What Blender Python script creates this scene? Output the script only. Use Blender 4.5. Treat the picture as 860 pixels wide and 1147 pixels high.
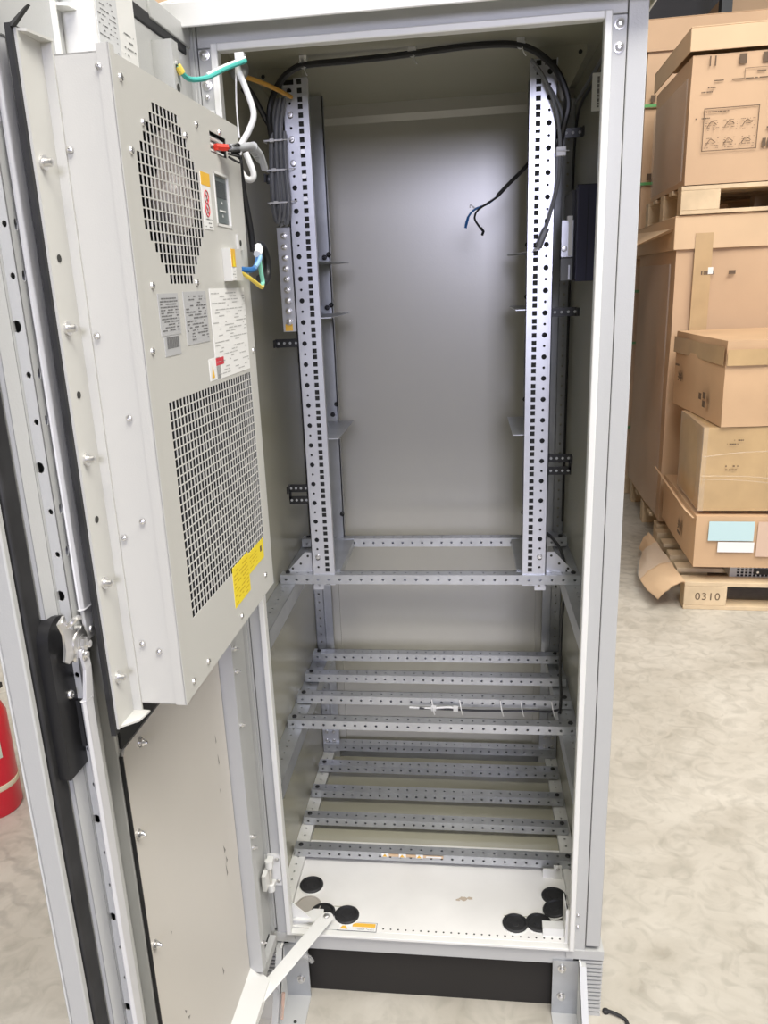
import bpy, math, random
from mathutils import Vector, Matrix, noise
random.seed(7)
C = bpy.context.scene.collection
scn = bpy.context.scene
for o in list(bpy.data.objects): bpy.data.objects.remove(o)
H = 1.9                      # floor lies 1.9 m below the first rail hole, the zero of all heights below

# ---------------------------------------------------------------- camera
cam_d = bpy.data.cameras.new('camera'); cam = bpy.data.objects.new('camera', cam_d); C.objects.link(cam)
yaw, pit, rol = .134, .2956, -.0448
F = Vector((-math.sin(yaw)*math.cos(pit), math.cos(yaw)*math.cos(pit), -math.sin(pit)))
R0 = Vector((math.cos(yaw), math.sin(yaw), 0)); U0 = R0.cross(F)
R1 = math.cos(rol)*R0 + math.sin(rol)*U0; U1 = -math.sin(rol)*R0 + math.cos(rol)*U0
m = Matrix((R1, U1, -F)).transposed().to_4x4(); m.translation = Vector((.0925, -1.7619, -.3303 + H))
cam.matrix_world = m
cam_d.sensor_fit = 'VERTICAL'; cam_d.sensor_height = 36.0; cam_d.lens = 36.0*907.6/1147
cam_d.shift_x = (430-406.4)/1147; cam_d.shift_y = -(573.5-596.7)/1147
cam_d.clip_start = .02; cam_d.clip_end = 100
scn.camera = cam

# ---------------------------------------------------------------- world, lights, exposure
w = bpy.data.worlds.new('warehouse_air'); scn.world = w; w.use_nodes = True
bg = w.node_tree.nodes['Background']; bg.inputs[0].default_value = (1.0, .985, .96, 1); bg.inputs[1].default_value = .17
def area(name, loc, target, sx, sy, power, col):
    d = bpy.data.lights.new(name, 'AREA'); d.shape = 'RECTANGLE'; d.size = sx; d.size_y = sy; d.energy = power; d.color = col
    o = bpy.data.objects.new(name, d); C.objects.link(o); o.location = loc
    o.rotation_euler = (Vector(target)-Vector(loc)).to_track_quat('-Z', 'Y').to_euler(); return o
area('dock_door_daylight', (.85, -9.0, 3.1), (.2, 0, 1.9), 1.8, 2.0, 340, (.79, .79, 1.0))
area('ceiling_light_front', (.6, -3.2, 6.2), (.3, -1.0, 0), 3.5, 2.0, 360, (1.0, .965, .91))
area('ceiling_light_right', (3.4, -.6, 6.2), (2.2, 1.5, 0), 4.0, 3.0, 360, (1.0, .965, .91))
area('ceiling_light_left', (-3.4, .3, 6.2), (-2.4, .6, 0), 3.0, 3.0, 150, (1.0, .97, .93))
scn.view_settings.view_transform = 'Standard'; scn.view_settings.look = 'None'
scn.view_settings.gamma = 1; scn.view_settings.use_curve_mapping = False; scn.view_settings.exposure = .03

# ---------------------------------------------------------------- materials
MATS = {}
def mat(name, col, rough=.5, metal=0., bump=0., bscale=200., var=0., vscale=3., spec=.5, alpha=None, trans=0., emit=None):
    if name in MATS: return MATS[name]
    mt = bpy.data.materials.new(name); mt.use_nodes = True; nt = mt.node_tree
    b = nt.nodes['Principled BSDF']
    b.inputs['Base Color'].default_value = (*col, 1); b.inputs['Roughness'].default_value = rough
    b.inputs['Metallic'].default_value = metal; b.inputs['Specular IOR Level'].default_value = spec
    tc = nt.nodes.new('ShaderNodeTexCoord')
    if var:
        n = nt.nodes.new('ShaderNodeTexNoise'); n.inputs['Scale'].default_value = vscale; n.inputs['Detail'].default_value = 6
        nt.links.new(tc.outputs['Object'], n.inputs['Vector'])
        r = nt.nodes.new('ShaderNodeMapRange'); r.inputs[1].default_value = .3; r.inputs[2].default_value = .7
        r.inputs[3].default_value = 1-var; r.inputs[4].default_value = 1+var
        nt.links.new(n.outputs['Fac'], r.inputs[0])
        mx = nt.nodes.new('ShaderNodeVectorMath'); mx.operation = 'SCALE'; mx.inputs[0].default_value = col
        nt.links.new(r.outputs[0], mx.inputs['Scale']); nt.links.new(mx.outputs[0], b.inputs['Base Color'])
    if bump:
        n = nt.nodes.new('ShaderNodeTexNoise'); n.inputs['Scale'].default_value = bscale; n.inputs['Detail'].default_value = 3
        nt.links.new(tc.outputs['Object'], n.inputs['Vector'])
        bp = nt.nodes.new('ShaderNodeBump'); bp.inputs['Strength'].default_value = bump; bp.inputs['Distance'].default_value = .002
        nt.links.new(n.outputs['Fac'], bp.inputs['Height']); nt.links.new(bp.outputs[0], b.inputs['Normal'])
    if trans: b.inputs['Transmission Weight'].default_value = trans
    if alpha is not None: b.inputs['Alpha'].default_value = alpha
    if emit: b.inputs['Emission Color'].default_value = (*emit[0], 1); b.inputs['Emission Strength'].default_value = emit[1]
    MATS[name] = mt; return mt
PAINT = mat('light_grey_powder_coat', (.47, .475, .465), .36, bump=.12, bscale=420, var=.015, vscale=2)
BACKP = mat('back_panel_paint', (.49, .475, .41), .27, bump=.05, bscale=300, var=.02, vscale=2, spec=.95)
INNER = mat('inner_panel_paint', (.41, .395, .305), .26, spec=.95, bump=.06, bscale=300, var=.03, vscale=2)
ACW = mat('air_conditioner_paint', (.56, .555, .52), .42, bump=.08, bscale=600)
WHITE = mat('white_enamel', (.74, .74, .71), .35, bump=.05, bscale=300, var=.02)
TRAY = mat('tray_white_paint', (.80, .79, .76), .45, var=.05, vscale=7)
ZINC = mat('galvanised_steel', (.50, .515, .535), .36, metal=.75, var=.08, vscale=22, bump=.05, bscale=120)
ZINCL = mat('bright_zinc', (.62, .63, .665), .33, metal=.6, var=.05, vscale=30)
STEEL = mat('screw_steel', (.72, .71, .69), .30, metal=.95)
DARK = mat('dark_hollow', (.02, .02, .02), .8)
HOLE = mat('hole_shadow_black', (.035, .035, .03), .8)
RUB = mat('black_rubber', (.018, .018, .019), .62, var=.4, vscale=25, bump=.1, bscale=80)
BLK = mat('black_plastic', (.012, .012, .013), .38)
BCAB = mat('black_cable_sheath', (.014, .014, .015), .42)
GCAB = mat('grey_cable_sheath', (.17, .175, .18), .45)
WCAB = mat('white_cable_sheath', (.74, .74, .74), .4)
LGR = mat('grey_plug_plastic', (.34, .35, .36), .45)
GRN = mat('green_wire', (.07, .42, .36), .4); YEL = mat('yellow_wire', (.78, .60, .10), .4)
BLU = mat('blue_wire', (.03, .13, .33), .4); RED = mat('red_connector', (.72, .05, .03), .4)
LBLU = mat('pale_blue_wire', (.25, .45, .65), .4)
ORG = mat('orange_tie', (.62, .33, .05), .5)
PAPER = mat('label_paper', (.80, .80, .78), .6); SILV = mat('silver_label', (.47, .475, .48), .45)
INK = mat('label_ink', (.16, .16, .16), .7); BOXINK = mat('carton_ink', (.12, .08, .05), .8)
YLAB = mat('yellow_label', (.88, .70, .03), .45); OLAB = mat('orange_label', (.80, .47, .06), .5); RLAB = mat('red_label', (.60, .05, .07), .5)
LCD = mat('display_grey', (.12, .145, .14), .3); LCDD = mat('display_dark', (.05, .06, .06), .2)
CARD = mat('carton_board', (.54, .365, .225), .72, var=.07, vscale=2.2, bump=.15, bscale=60)
CARD2 = mat('carton_board_tan', (.56, .37, .215), .72, var=.08, vscale=3, bump=.15, bscale=50)
CARDL = mat('carton_lid_board', (.63, .45, .28), .7, var=.06, vscale=3, bump=.15, bscale=50)
TAPE = mat('brown_parcel_tape', (.50, .345, .18), .25, var=.08, vscale=8)
WOOD = mat('pale_pallet_wood', (.62, .48, .31), .7, var=.14, vscale=9, bump=.2, bscale=40)
GSTRAP = mat('green_strap', (.10, .33, .10), .35)
RPAINT = mat('extinguisher_red', (.62, .012, .03), .3)
def film(name, col, a):
    mt = mat(name, col, .15, alpha=a, spec=.8, bump=.6, bscale=25); return mt
FILM = film('clear_stretch_film', (.80, .80, .80), .09)
BAG = film('clear_plastic_bag', (.75, .75, .72), .28)

def floor_mat():
    mt = bpy.data.materials.new('polished_concrete'); mt.use_nodes = True; nt = mt.node_tree; b = nt.nodes['Principled BSDF']
    L = nt.links.new; tc = nt.nodes.new('ShaderNodeTexCoord')
    n1 = nt.nodes.new('ShaderNodeTexNoise'); n1.inputs['Scale'].default_value = 2.6; n1.inputs['Detail'].default_value = 9; n1.inputs['Roughness'].default_value = .62; n1.inputs['Distortion'].default_value = .8
    n2 = nt.nodes.new('ShaderNodeTexNoise'); n2.inputs['Scale'].default_value = 14; n2.inputs['Detail'].default_value = 8; n2.inputs['Distortion'].default_value = 1.5
    L(tc.outputs['Object'], n1.inputs['Vector']); L(tc.outputs['Object'], n2.inputs['Vector'])
    cr = nt.nodes.new('ShaderNodeValToRGB'); cr.color_ramp.elements[0].position = .28; cr.color_ramp.elements[0].color = (.40, .37, .31, 1)
    cr.color_ramp.elements[1].position = .66; cr.color_ramp.elements[1].color = (.57, .54, .475, 1)
    L(n1.outputs['Fac'], cr.inputs[0])
    cr2 = nt.nodes.new('ShaderNodeValToRGB'); cr2.color_ramp.elements[0].position = .3; cr2.color_ramp.elements[0].color = (.80, .80, .79, 1)
    cr2.color_ramp.elements[1].position = .55; cr2.color_ramp.elements[1].color = (1, 1, 1, 1)
    L(n2.outputs['Fac'], cr2.inputs[0])
    mx = nt.nodes.new('ShaderNodeMix'); mx.data_type = 'RGBA'; mx.blend_type = 'MULTIPLY'; mx.inputs[0].default_value = 1
    L(cr.outputs[0], mx.inputs[6]); L(cr2.outputs[0], mx.inputs[7])
    # scuffed tyre tread: wavy bands confined to two oblique tracks
    mp = nt.nodes.new('ShaderNodeMapping'); mp.inputs['Rotation'].default_value = (0, 0, math.radians(28)); L(tc.outputs['Object'], mp.inputs['Vector'])
    sp = nt.nodes.new('ShaderNodeSeparateXYZ'); L(mp.outputs[0], sp.inputs[0])
    wv = nt.nodes.new('ShaderNodeTexWave'); wv.bands_direction = 'Y'; wv.inputs['Scale'].default_value = 4.2; wv.inputs['Distortion'].default_value = 7; wv.inputs['Detail'].default_value = 3; wv.inputs['Detail Scale'].default_value = 2.2
    L(mp.outputs[0], wv.inputs['Vector'])
    def band(c, hw):
        a = nt.nodes.new('ShaderNodeMath'); a.operation = 'SUBTRACT'; a.inputs[1].default_value = c; L(sp.outputs[0], a.inputs[0])
        q = nt.nodes.new('ShaderNodeMath'); q.operation = 'ABSOLUTE'; L(a.outputs[0], q.inputs[0])
        r = nt.nodes.new('ShaderNodeMapRange'); r.inputs[1].default_value = hw*.6; r.inputs[2].default_value = hw; r.inputs[3].default_value = 1; r.inputs[4].default_value = 0
        L(q.outputs[0], r.inputs[0]); return r.outputs[0]
    s1 = band(.62, .20); s2 = band(1.25, .16)
    ad = nt.nodes.new('ShaderNodeMath'); ad.operation = 'MAXIMUM'; L(s1, ad.inputs[0]); L(s2, ad.inputs[1])
    wr = nt.nodes.new('ShaderNodeMapRange'); wr.inputs[1].default_value = .0; wr.inputs[2].default_value = .35; wr.inputs[3].default_value = .34; wr.inputs[4].default_value = 0
    L(wv.outputs['Fac'], wr.inputs[0])
    ml = nt.nodes.new('ShaderNodeMath'); ml.operation = 'MULTIPLY'; L(ad.outputs[0], ml.inputs[0]); L(wr.outputs[0], ml.inputs[1])
    mx2 = nt.nodes.new('ShaderNodeMix'); mx2.data_type = 'RGBA'; L(ml.outputs[0], mx2.inputs[0]); L(mx.outputs[2], mx2.inputs[6]); mx2.inputs[7].default_value = (.22, .20, .18, 1)
    L(mx2.outputs[2], b.inputs['Base Color']); b.inputs['Roughness'].default_value = .42
    return mt
FLOOR = floor_mat()

# ---------------------------------------------------------------- mesh builder
class MB:
    def __init__(s): s.v = []; s.f = []; s.mi = []; s.sm = []; s.mats = []
    def m(s, mt):
        if mt not in s.mats: s.mats.append(mt)
        return s.mats.index(mt)
    def face(s, pts, mt, smooth=False):
        i = len(s.v); s.v += [tuple(p) for p in pts]; s.f.append(tuple(range(i, i+len(pts)))); s.mi.append(s.m(mt)); s.sm.append(smooth)
    def grid(s, rows, mt, smooth=True, closed=False, caps=False):
        i = len(s.v); n = len(rows[0]); k = s.m(mt)
        for r in rows: s.v += [tuple(p) for p in r]
        for a in range(len(rows)-1):
            for b in range(n if closed else n-1):
                c = (b+1) % n
                s.f.append((i+a*n+b, i+a*n+c, i+(a+1)*n+c, i+(a+1)*n+b)); s.mi.append(k); s.sm.append(smooth)
        if caps:
            s.f.append(tuple(i+b for b in range(n))[::-1]); s.mi.append(k); s.sm.append(False)
            q = i+(len(rows)-1)*n; s.f.append(tuple(q+b for b in range(n))); s.mi.append(k); s.sm.append(False)
    def hexa(s, p, mt):      # 8 corners: bottom 4 ccw, top 4 ccw
        i = len(s.v); s.v += [tuple(q) for q in p]; k = s.m(mt)
        for f in ((3,2,1,0), (4,5,6,7), (0,1,5,4), (1,2,6,5), (2,3,7,6), (3,0,4,7)):
            s.f.append(tuple(i+j for j in f)); s.mi.append(k); s.sm.append(False)
    def box(s, x0, x1, y0, y1, z0, z1, mt):
        x0, x1 = sorted((x0, x1)); y0, y1 = sorted((y0, y1)); z0, z1 = sorted((z0, z1))
        s.hexa([(x0,y0,z0),(x1,y0,z0),(x1,y1,z0),(x0,y1,z0),(x0,y0,z1),(x1,y0,z1),(x1,y1,z1),(x0,y1,z1)], mt)
    def prism(s, poly, a, b, axis, mt):     # poly in the two remaining axes (cyclic order), extruded a..b
        def P(q, t):
            return {'x': (t, q[0], q[1]), 'y': (q[0], t, q[1]), 'z': (q[0], q[1], t)}[axis]
        i = len(s.v); n = len(poly); k = s.m(mt)
        s.v += [P(q, a) for q in poly] + [P(q, b) for q in poly]
        s.f.append(tuple(i+j for j in range(n))); s.f.append(tuple(i+n+j for j in range(n))[::-1]); s.mi += [k, k]; s.sm += [False, False]
        for j in range(n):
            l = (j+1) % n; s.f.append((i+j, i+l, i+n+l, i+n+j)); s.mi.append(k); s.sm.append(False)
    def rev(s, c, ax, prof, mt, n=16, smooth=True):   # prof: (radius, height along ax)
        ax = Vector(ax).normalized(); t = Vector((0,0,1)) if abs(ax.z) < .9 else Vector((1,0,0))
        e1 = ax.cross(t).normalized(); e2 = ax.cross(e1); c = Vector(c)
        rows = [[c + ax*h + (e1*math.cos(2*math.pi*k/n) + e2*math.sin(2*math.pi*k/n))*r for k in range(n)] for r, h in prof]
        s.grid(rows, mt, smooth, True, True)
    def cyl(s, c, ax, r, h, mt, n=16): s.rev(c, ax, [(r, 0), (r, h)], mt, n, n > 6)
    def tube(s, pts, r, mt, n=8, sub=6, flat=1.0):
        pts = [Vector(p) for p in pts]; q = []
        if sub > 1 and len(pts) > 2:
            for i in range(len(pts)-1):
                p0 = pts[max(i-1, 0)]; p1 = pts[i]; p2 = pts[i+1]; p3 = pts[min(i+2, len(pts)-1)]
                for k in range(sub):
                    t = k/sub; q.append(.5*((2*p1)+(p2-p0)*t+(2*p0-5*p1+4*p2-p3)*t*t+(3*p1-p0-3*p2+p3)*t**3))
            q.append(pts[-1])
        else: q = pts
        T0 = (q[1]-q[0]).normalized(); e = T0.cross(Vector((0,0,1)))
        if e.length < .1: e = T0.cross(Vector((1,0,0)))
        e.normalize(); rows = []
        for i, p in enumerate(q):
            T = (q[min(i+1, len(q)-1)]-q[max(i-1, 0)]).normalized(); e = (e - T*e.dot(T)).normalized(); g = T.cross(e)
            rows.append([p + e*math.cos(2*math.pi*k/n)*r + g*math.sin(2*math.pi*k/n)*r*flat for k in range(n)])
        s.grid(rows, mt, True, True, True)
    # perforated plate: cells (u0,u1,v0,v1,hole) in a frame o + u*U + v*V, thickness t along -N
    def cells(s, o, U, V, th, cells, mt, walls=True):
        o = Vector(o); U = Vector(U); V = Vector(V); N = U.cross(V)
        def P(u, v, d=0): return o + U*u + V*v - N*d
        for (u0, u1, v0, v1, h) in cells:
            if h is None:
                s.face([P(u0,v0), P(u1,v0), P(u1,v1), P(u0,v1)], mt); s.face([P(u0,v1,th), P(u1,v1,th), P(u1,v0,th), P(u0,v0,th)], mt); continue
            cx, cy, hw, hh, kind = h
            if kind == 's':
                out = [(u0,v0),(u1,v0),(u1,v1),(u0,v1)]; inn = [(cx-hw,cy-hh),(cx+hw,cy-hh),(cx+hw,cy+hh),(cx-hw,cy+hh)]
            else:
                out = [(u0,v0),((u0+u1)/2,v0),(u1,v0),(u1,(v0+v1)/2),(u1,v1),((u0+u1)/2,v1),(u0,v1),(u0,(v0+v1)/2)]
                inn = [(cx+hw*math.cos(math.radians(a)), cy+hh*math.sin(math.radians(a))) for a in (225,270,315,0,45,90,135,180)]
            n = len(out)
            for k in range(n):
                l = (k+1) % n
                s.face([P(*out[k]), P(*out[l]), P(*inn[l]), P(*inn[k])], mt)
                s.face([P(*out[l], th), P(*out[k], th), P(*inn[k], th), P(*inn[l], th)], mt)
                if walls: s.face([P(*inn[k]), P(*inn[l]), P(*inn[l], th), P(*inn[k], th)], mt)
    def screw(s, c, ax, r, mt=None, h=None):
        mt = mt or STEEL; h = h or r*.6
        s.rev(c, ax, [(r, 0), (r, h*.5), (r*.8, h), (r*.35, h*1.05), (r*.3, h*.6)], mt, 12)
    def marks(s, o, U, V, w_, h_, rows, mt, fill=.7, seed=0, lw=.35, N=None):
        """rows of tiny printed strokes on a label face"""
        rnd = random.Random(seed); o = Vector(o); U = Vector(U); V = Vector(V); Nn = U.cross(V)*.0003
        rh = h_/rows
        for i in range(rows):
            u = 0; v = h_-(i+.5)*rh
            while u < w_:
                l = rnd.uniform(.03, .16)*w_
                if rnd.random() < fill:
                    u2 = min(u+l, w_); a = v-rh*lw/2; b = v+rh*lw/2
                    s.face([o+U*u+V*a+Nn, o+U*u2+V*a+Nn, o+U*u2+V*b+Nn, o+U*u+V*b+Nn], mt)
                u += l + w_*.02
    def label(s, o, U, V, w_, h_, mt, t=.0006):
        o = Vector(o); U = Vector(U); V = Vector(V); N = U.cross(V)*t
        s.hexa([o, o+U*w_, o+U*w_+V*h_, o+V*h_, o+N, o+U*w_+N, o+U*w_+V*h_+N, o+V*h_+N], mt)
    def build(s, name, parent=None, T=None, bevel=0., mats=None):
        me = bpy.data.meshes.new(name); me.from_pydata(s.v, [], s.f)
        for mt in s.mats: me.materials.append(mt)
        me.polygons.foreach_set('material_index', s.mi); me.polygons.foreach_set('use_smooth', s.sm); me.update(); me.set_sharp_from_angle(angle=math.radians(38))
        o = bpy.data.objects.new(name, me); C.objects.link(o)
        # put the origin at the mesh's base centre
        T = T or Matrix.Translation((0, 0, H))
        if s.v:
            lo = [min(p[k] for p in s.v) for k in range(3)]; hi = [max(p[k] for p in s.v) for k in range(3)]
            c = Vector(((lo[0]+hi[0])/2, (lo[1]+hi[1])/2, lo[2])); me.transform(Matrix.Translation(-c)); T = T @ Matrix.Translation(c)
        if parent is not None:
            o.parent = parent; o.matrix_parent_inverse = WM[parent.name].inverted()
        o.matrix_basis = T; WM[o.name] = T
        if bevel:
            b = o.modifiers.new('bevel', 'BEVEL'); b.width = bevel; b.segments = 2; b.limit_method = 'ANGLE'; b.angle_limit = math.radians(40)
        return o
WM = {}
def screws(parent, items, T=None, name='screw', mt=None, prof=None):
    for c, ax, r in items:
        b = MB(); m_ = mt or STEEL
        pr = prof(r) if prof else [(r, 0), (r, r*.3), (r*.8, r*.6), (r*.35, r*.63), (r*.3, r*.36)]
        b.rev(c, ax, pr, m_, 12); b.build(name, parent, T=T)
def tag(o, label=None, cat=None, group=None, kind=None):
    if label: o['label'] = label
    if cat: o['category'] = cat
    if group: o['group'] = group
    if kind: o['kind'] = kind
    return o
def empty(name, T, label, cat, group=None):
    o = bpy.data.objects.new(name, None); C.objects.link(o); o.empty_display_size = .05
    o.matrix_basis = T; WM[o.name] = T.copy(); return tag(o, label, cat, group)
def clone(o, T):     # one more copy of a part under the same parent
    c = o.copy(); C.objects.link(c); c.matrix_basis = T @ WM[o.name]; WM[c.name] = T @ WM[o.name]
    return c
TH = Matrix.Translation((0, 0, H))
def Tr(x, y, z): return Matrix.Translation((x, y, z))

# ================================================================ the setting
b = MB(); b.box(-6, 7, -4, 13, -.1-H, -H, FLOOR); tag(b.build('floor'), 'pale polished concrete warehouse floor with tyre scuffs', kind='structure')
WALLM = mat('warehouse_wall_sheet', (.42, .43, .45), .6, var=.05)
b = MB(); b.box(-6, 7, 12.8, 13, -H, 4.5, WALLM); tag(b.build('wall_back'), 'far grey warehouse wall', kind='structure')

# ================================================================ cabinet
cab = empty('equipment_cabinet', Tr(0, .08, 0), 'tall light grey open equipment cabinet with empty mounting rails and perforated beams', 'cabinet')
YF, XO, AI = -.31, .371, .316
for sx, nm in ((-1, 'left'), (1, 'right')):
    b = MB(); b.box(sx*.352, sx*.366, -.285, .47, -1.74, .098, INNER)
    b.build('side_panel', cab)
b = MB()
b.box(-.366, .366, .455, .475, -1.745, .098, BACKP)
b.box(-.352, .352, .444, .455, .071, .098, BACKP)                   # top rim
b.prism([(.444, .071), (.455, .071), (.455, .056), (.452, .056)], -.352, .352, 'x', BACKP)
b.box(-.352, -.285, .447, .455, -1.72, .071, BACKP); b.box(.285, .352, .447, .455, -1.72, .071, BACKP)
b.build('back_panel', cab)
b = MB(); b.box(-.366, .366, -.285, .475, .098, .112, INNER)
b.build('ceiling_panel', cab)
b = MB()
b.hexa([(-.388,-.350,.072),(.388,-.350,.072),(.388,.49,.072),(-.388,.49,.072),(-.388,-.348,.105),(.388,-.348,.105),(.388,.488,.105),(-.388,.488,.105)], PAINT) if False else None
b.box(-.388, .388, -.350, -.346, .071, .107, WHITE); b.box(-.388, .388, .486, .49, .071, .107, WHITE)
for sx in (-1, 1): b.box(sx*.384, sx*.388, -.35, .49, .071, .107, WHITE)
b.hexa([(-.388,-.350,.107),(.388,-.350,.107),(.388,.49,.107),(-.388,.49,.107),(-.33,-.29,.14),(.33,-.29,.14),(.33,.43,.14),(-.33,.43,.14)], WHITE)
tagp = b.build('roof_cover', cab, bevel=.006)
# front frame
b = MB()
b.box(AI-.004, .3395, YF, YF+.028, -1.735, .049, PAINT); b.box(.3408, XO, YF, YF+.030, -1.712, .1, PAINT); b.box(.338, .342, YF+.003, YF+.026, -1.712, .048, HOLE)
b.box(-.3395, -AI+.004, YF, YF+.028, -1.735, .049, PAINT); b.box(-XO, -.3408, YF, YF+.030, -1.712, .1, PAINT); b.box(-.342, -.338, YF+.003, YF+.026, -1.712, .048, HOLE)
b.build('door_post', cab, bevel=.0015)
b = MB(); b.box(-.3395, .3395, YF+.0008, YF+.03, .05, .1, PAINT); b.box(-.371, .371, YF-.035, YF+.02, .088, .1, PAINT)
b.build('door_header', cab, bevel=.0015)
b = MB(); b.box(-AI, AI, YF+.001, YF+.026, -1.764, -1.718, PAINT); b.box(-AI, AI, YF-.008, YF+.02, -1.7215, -1.715, WHITE)
b.build('door_sill', cab, bevel=.001)
b = MB()                                                            # gutter lip round the opening
for sx in (-1, 1): b.box(sx*.3045, sx*AI, YF-.010, YF+.012, -1.72, .054, WHITE)
b.box(-.3046, .3046, YF-.010, YF+.012, .0425, .054, WHITE)
b.build('opening_lip', cab, bevel=.002)
for (x, z) in ((.3285, .036), (.3285, .004), (-.3285, .040), (-.3285, -.004), (-.330, -.022), (.322, -1.63), (.322, -1.66)):
    r = .0085 if z > -.01 and abs(x) < .329 else .004
    b = MB(); b.rev((x, YF, z), (0,-1,0), [(r, 0), (r, .0012), (r*.72, .0016), (r*.7, .004), (r*.3, .005), (r*.25, .003)], STEEL, 16)
    b.build('frame_screw', cab)
# rear corner posts with small holes
def post(sx):
    b = MB(); z0, z1 = -1.70, .07; n = 70; dz = (z1-z0)/n
    a, c = (.324, .350) if sx > 0 else (-.350, -.324)
    cells = [(a, c, z0+i*dz, z0+(i+1)*dz, ((a+c)/2, z0+(i+.5)*dz, .003, .003, 'r')) for i in range(n)]
    b.cells((0, .405, 0), (1,0,0), (0,0,1), .002, cells, ZINC)
    b.box(sx*.301, sx*.3235, .408, .412, z0, z1, ZINC); b.box(sx*.3235, sx*.3255, .405, .447, z0, z1, ZINC); b.box(sx*.349, sx*.351, .405, .447, z0, z1, ZINC)
    b.build('rear_post', cab)
    b = MB(); b.box(sx*.300, sx*.350, .396, .404, -1.72, -1.60, ZINCL)
    for (x, z) in ((.338, -1.63), (.338, -1.66), (.316, -1.63), (.316, -1.66)): b.screw((sx*x, .396, z), (0,-1,0), .0055)
    b.build('corner_block', cab)
post(-1); post(1)
# front mounting rails
def rail(sx):
    b = MB(); U = .04445; top = .066; cells = []
    zt = .0222
    def col(x): return sx*x
    n = 23
    xe = sorted((col(.216), col(.2435))); xr = sorted((col(.2435), col(.268)))
    for i in range(-1, n):
        z1 = zt - i*U; z0 = z1-U
        for k, (dz, hgt) in enumerate(((.0064, .0127), (.02223, .0159), (.0381, .01585))):
            pass
        zs = [z1, z1-.01427, z1-.03017, z0]
        cz = [z1-.00635, z1-.02223, z1-.0381]
        for k in range(3): cells.append((xe[0], xe[1], zs[k+1], zs[k], (col(.2325), cz[k], .0048, .0048, 's')))
        zc = -i*U
        cells.append((xr[0], xr[1], zc-U*.25, zc+U*.25, (col(.2535), zc, .0055, .0055, 'r')))
        cells.append((xr[0], xr[1], zc-U*.75, zc-U*.25, (col(.2535), zc-U*.5, .0028, .0028, 'r')))
    b.cells((0, 0, 0), (1,0,0), (0,0,1), .002, cells, ZINCL)
    zb = zt-n*U; ztop = zt+U
    b.box(sx*.266, sx*.268, 0, .045, zb, ztop, ZINCL); b.box(sx*.216, sx*.218, .001, .014, zb, ztop, ZINCL)
    b.box(sx*.246, sx*.266, .012, .014, zb, ztop, HOLE); b.box(sx*.246, sx*.268, .043, .045, zb, ztop, ZINCL)
    b.box(sx*.218, sx*.246, .0065, .008, zb, ztop, HOLE)
    r = b.build('mounting_rail', cab)
    screws(r, [((sx*.2535, 0, .012-.0445*i-.01), (0,-1,0), .006) for i in ((0, 1, 2) if sx < 0 else ())], name='rail_screw')
    screws(r, [((sx*.2535, 0, -.93), (0,-1,0), .006)], name='rail_screw')
    b = MB()
    for z in ((.045,) if sx < 0 else ()): b.label((sx*.2535-.005, -.0005, z-.012), (1,0,0), (0,0,1), .010, .009, PAPER)
    if sx < 0: b.build('number_sticker', r)
    for z in (-.066, -.112, -.155):
        b = MB(); b.box(sx*.2325-.0042, sx*.2325+.0042, -.001, .001, z-.004, z+.004, STEEL); b.build('cage_nut', r)
rail(-1); rail(1)
def rear_rail(sx):
    b = MB(); b.box(sx*.233, sx*.269, .283, .2855, -.978, .09, ZINC); b.box(sx*.2665, sx*.269, .283, .325, -.978, .09, ZINC); b.box(sx*.233, sx*.2355, .283, .30, -.978, .09, ZINC)
    for z in (-.255, -.372, -.615, -.905): b.rev((sx*.2355, .281, z), (0,-1,0), [(.006,0),(.006,.005),(.003,.007),(.003,.012)], BLK, 8)
    b.build('rear_rail', cab)
rear_rail(-1); rear_rail(1)
# horizontal perforated beams
b = MB(); n = 27; L = .345; st = 2*L/n
fr = [(-L+i*st, -L+(i+1)*st, -.0225, 0, (-L+(i+.5)*st, -.0115, .0032, .0032, 'r')) for i in range(n)]
b.cells((0, 0, 0), (1,0,0), (0,0,1), .002, fr, ZINC)
tp = [(-L+i*st, -L+(i+1)*st, 0, .03, (-L+(i+.5)*st, .016, .0032, .0032, 'r')) for i in range(n)]
b.cells((0, 0, 0), (1,0,0), (0,1,0), .002, tp, ZINC)
b.box(-L, L, .028, .03, -.0225, 0, ZINC); b.box(-L, L, .002, .03, -.0225, -.021, ZINC)
for sx in (-1, 1): b.rev((sx*.33, .016, 0), (0,0,1), [(.006,0),(.006,.003),(.003,.005)], BLK, 8)
beam = b.build('cross_beam', cab, T=Tr(0, -.006, H-.973))
bT = WM[beam.name].copy(); bz0 = -.973; by0 = -.006
beams = [(.262, -.969), (-.048, -1.333), (.072, -1.331), (.183, -1.327), (.305, -1.323),
         (-.082, -1.678), (.043, -1.677), (.160, -1.674), (.280, -1.671), (.385, -1.665)]
BE = {}
for (y, z) in beams: BE[(y, z)] = clone(beam, Tr(0, y-by0, z-bz0))
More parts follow.
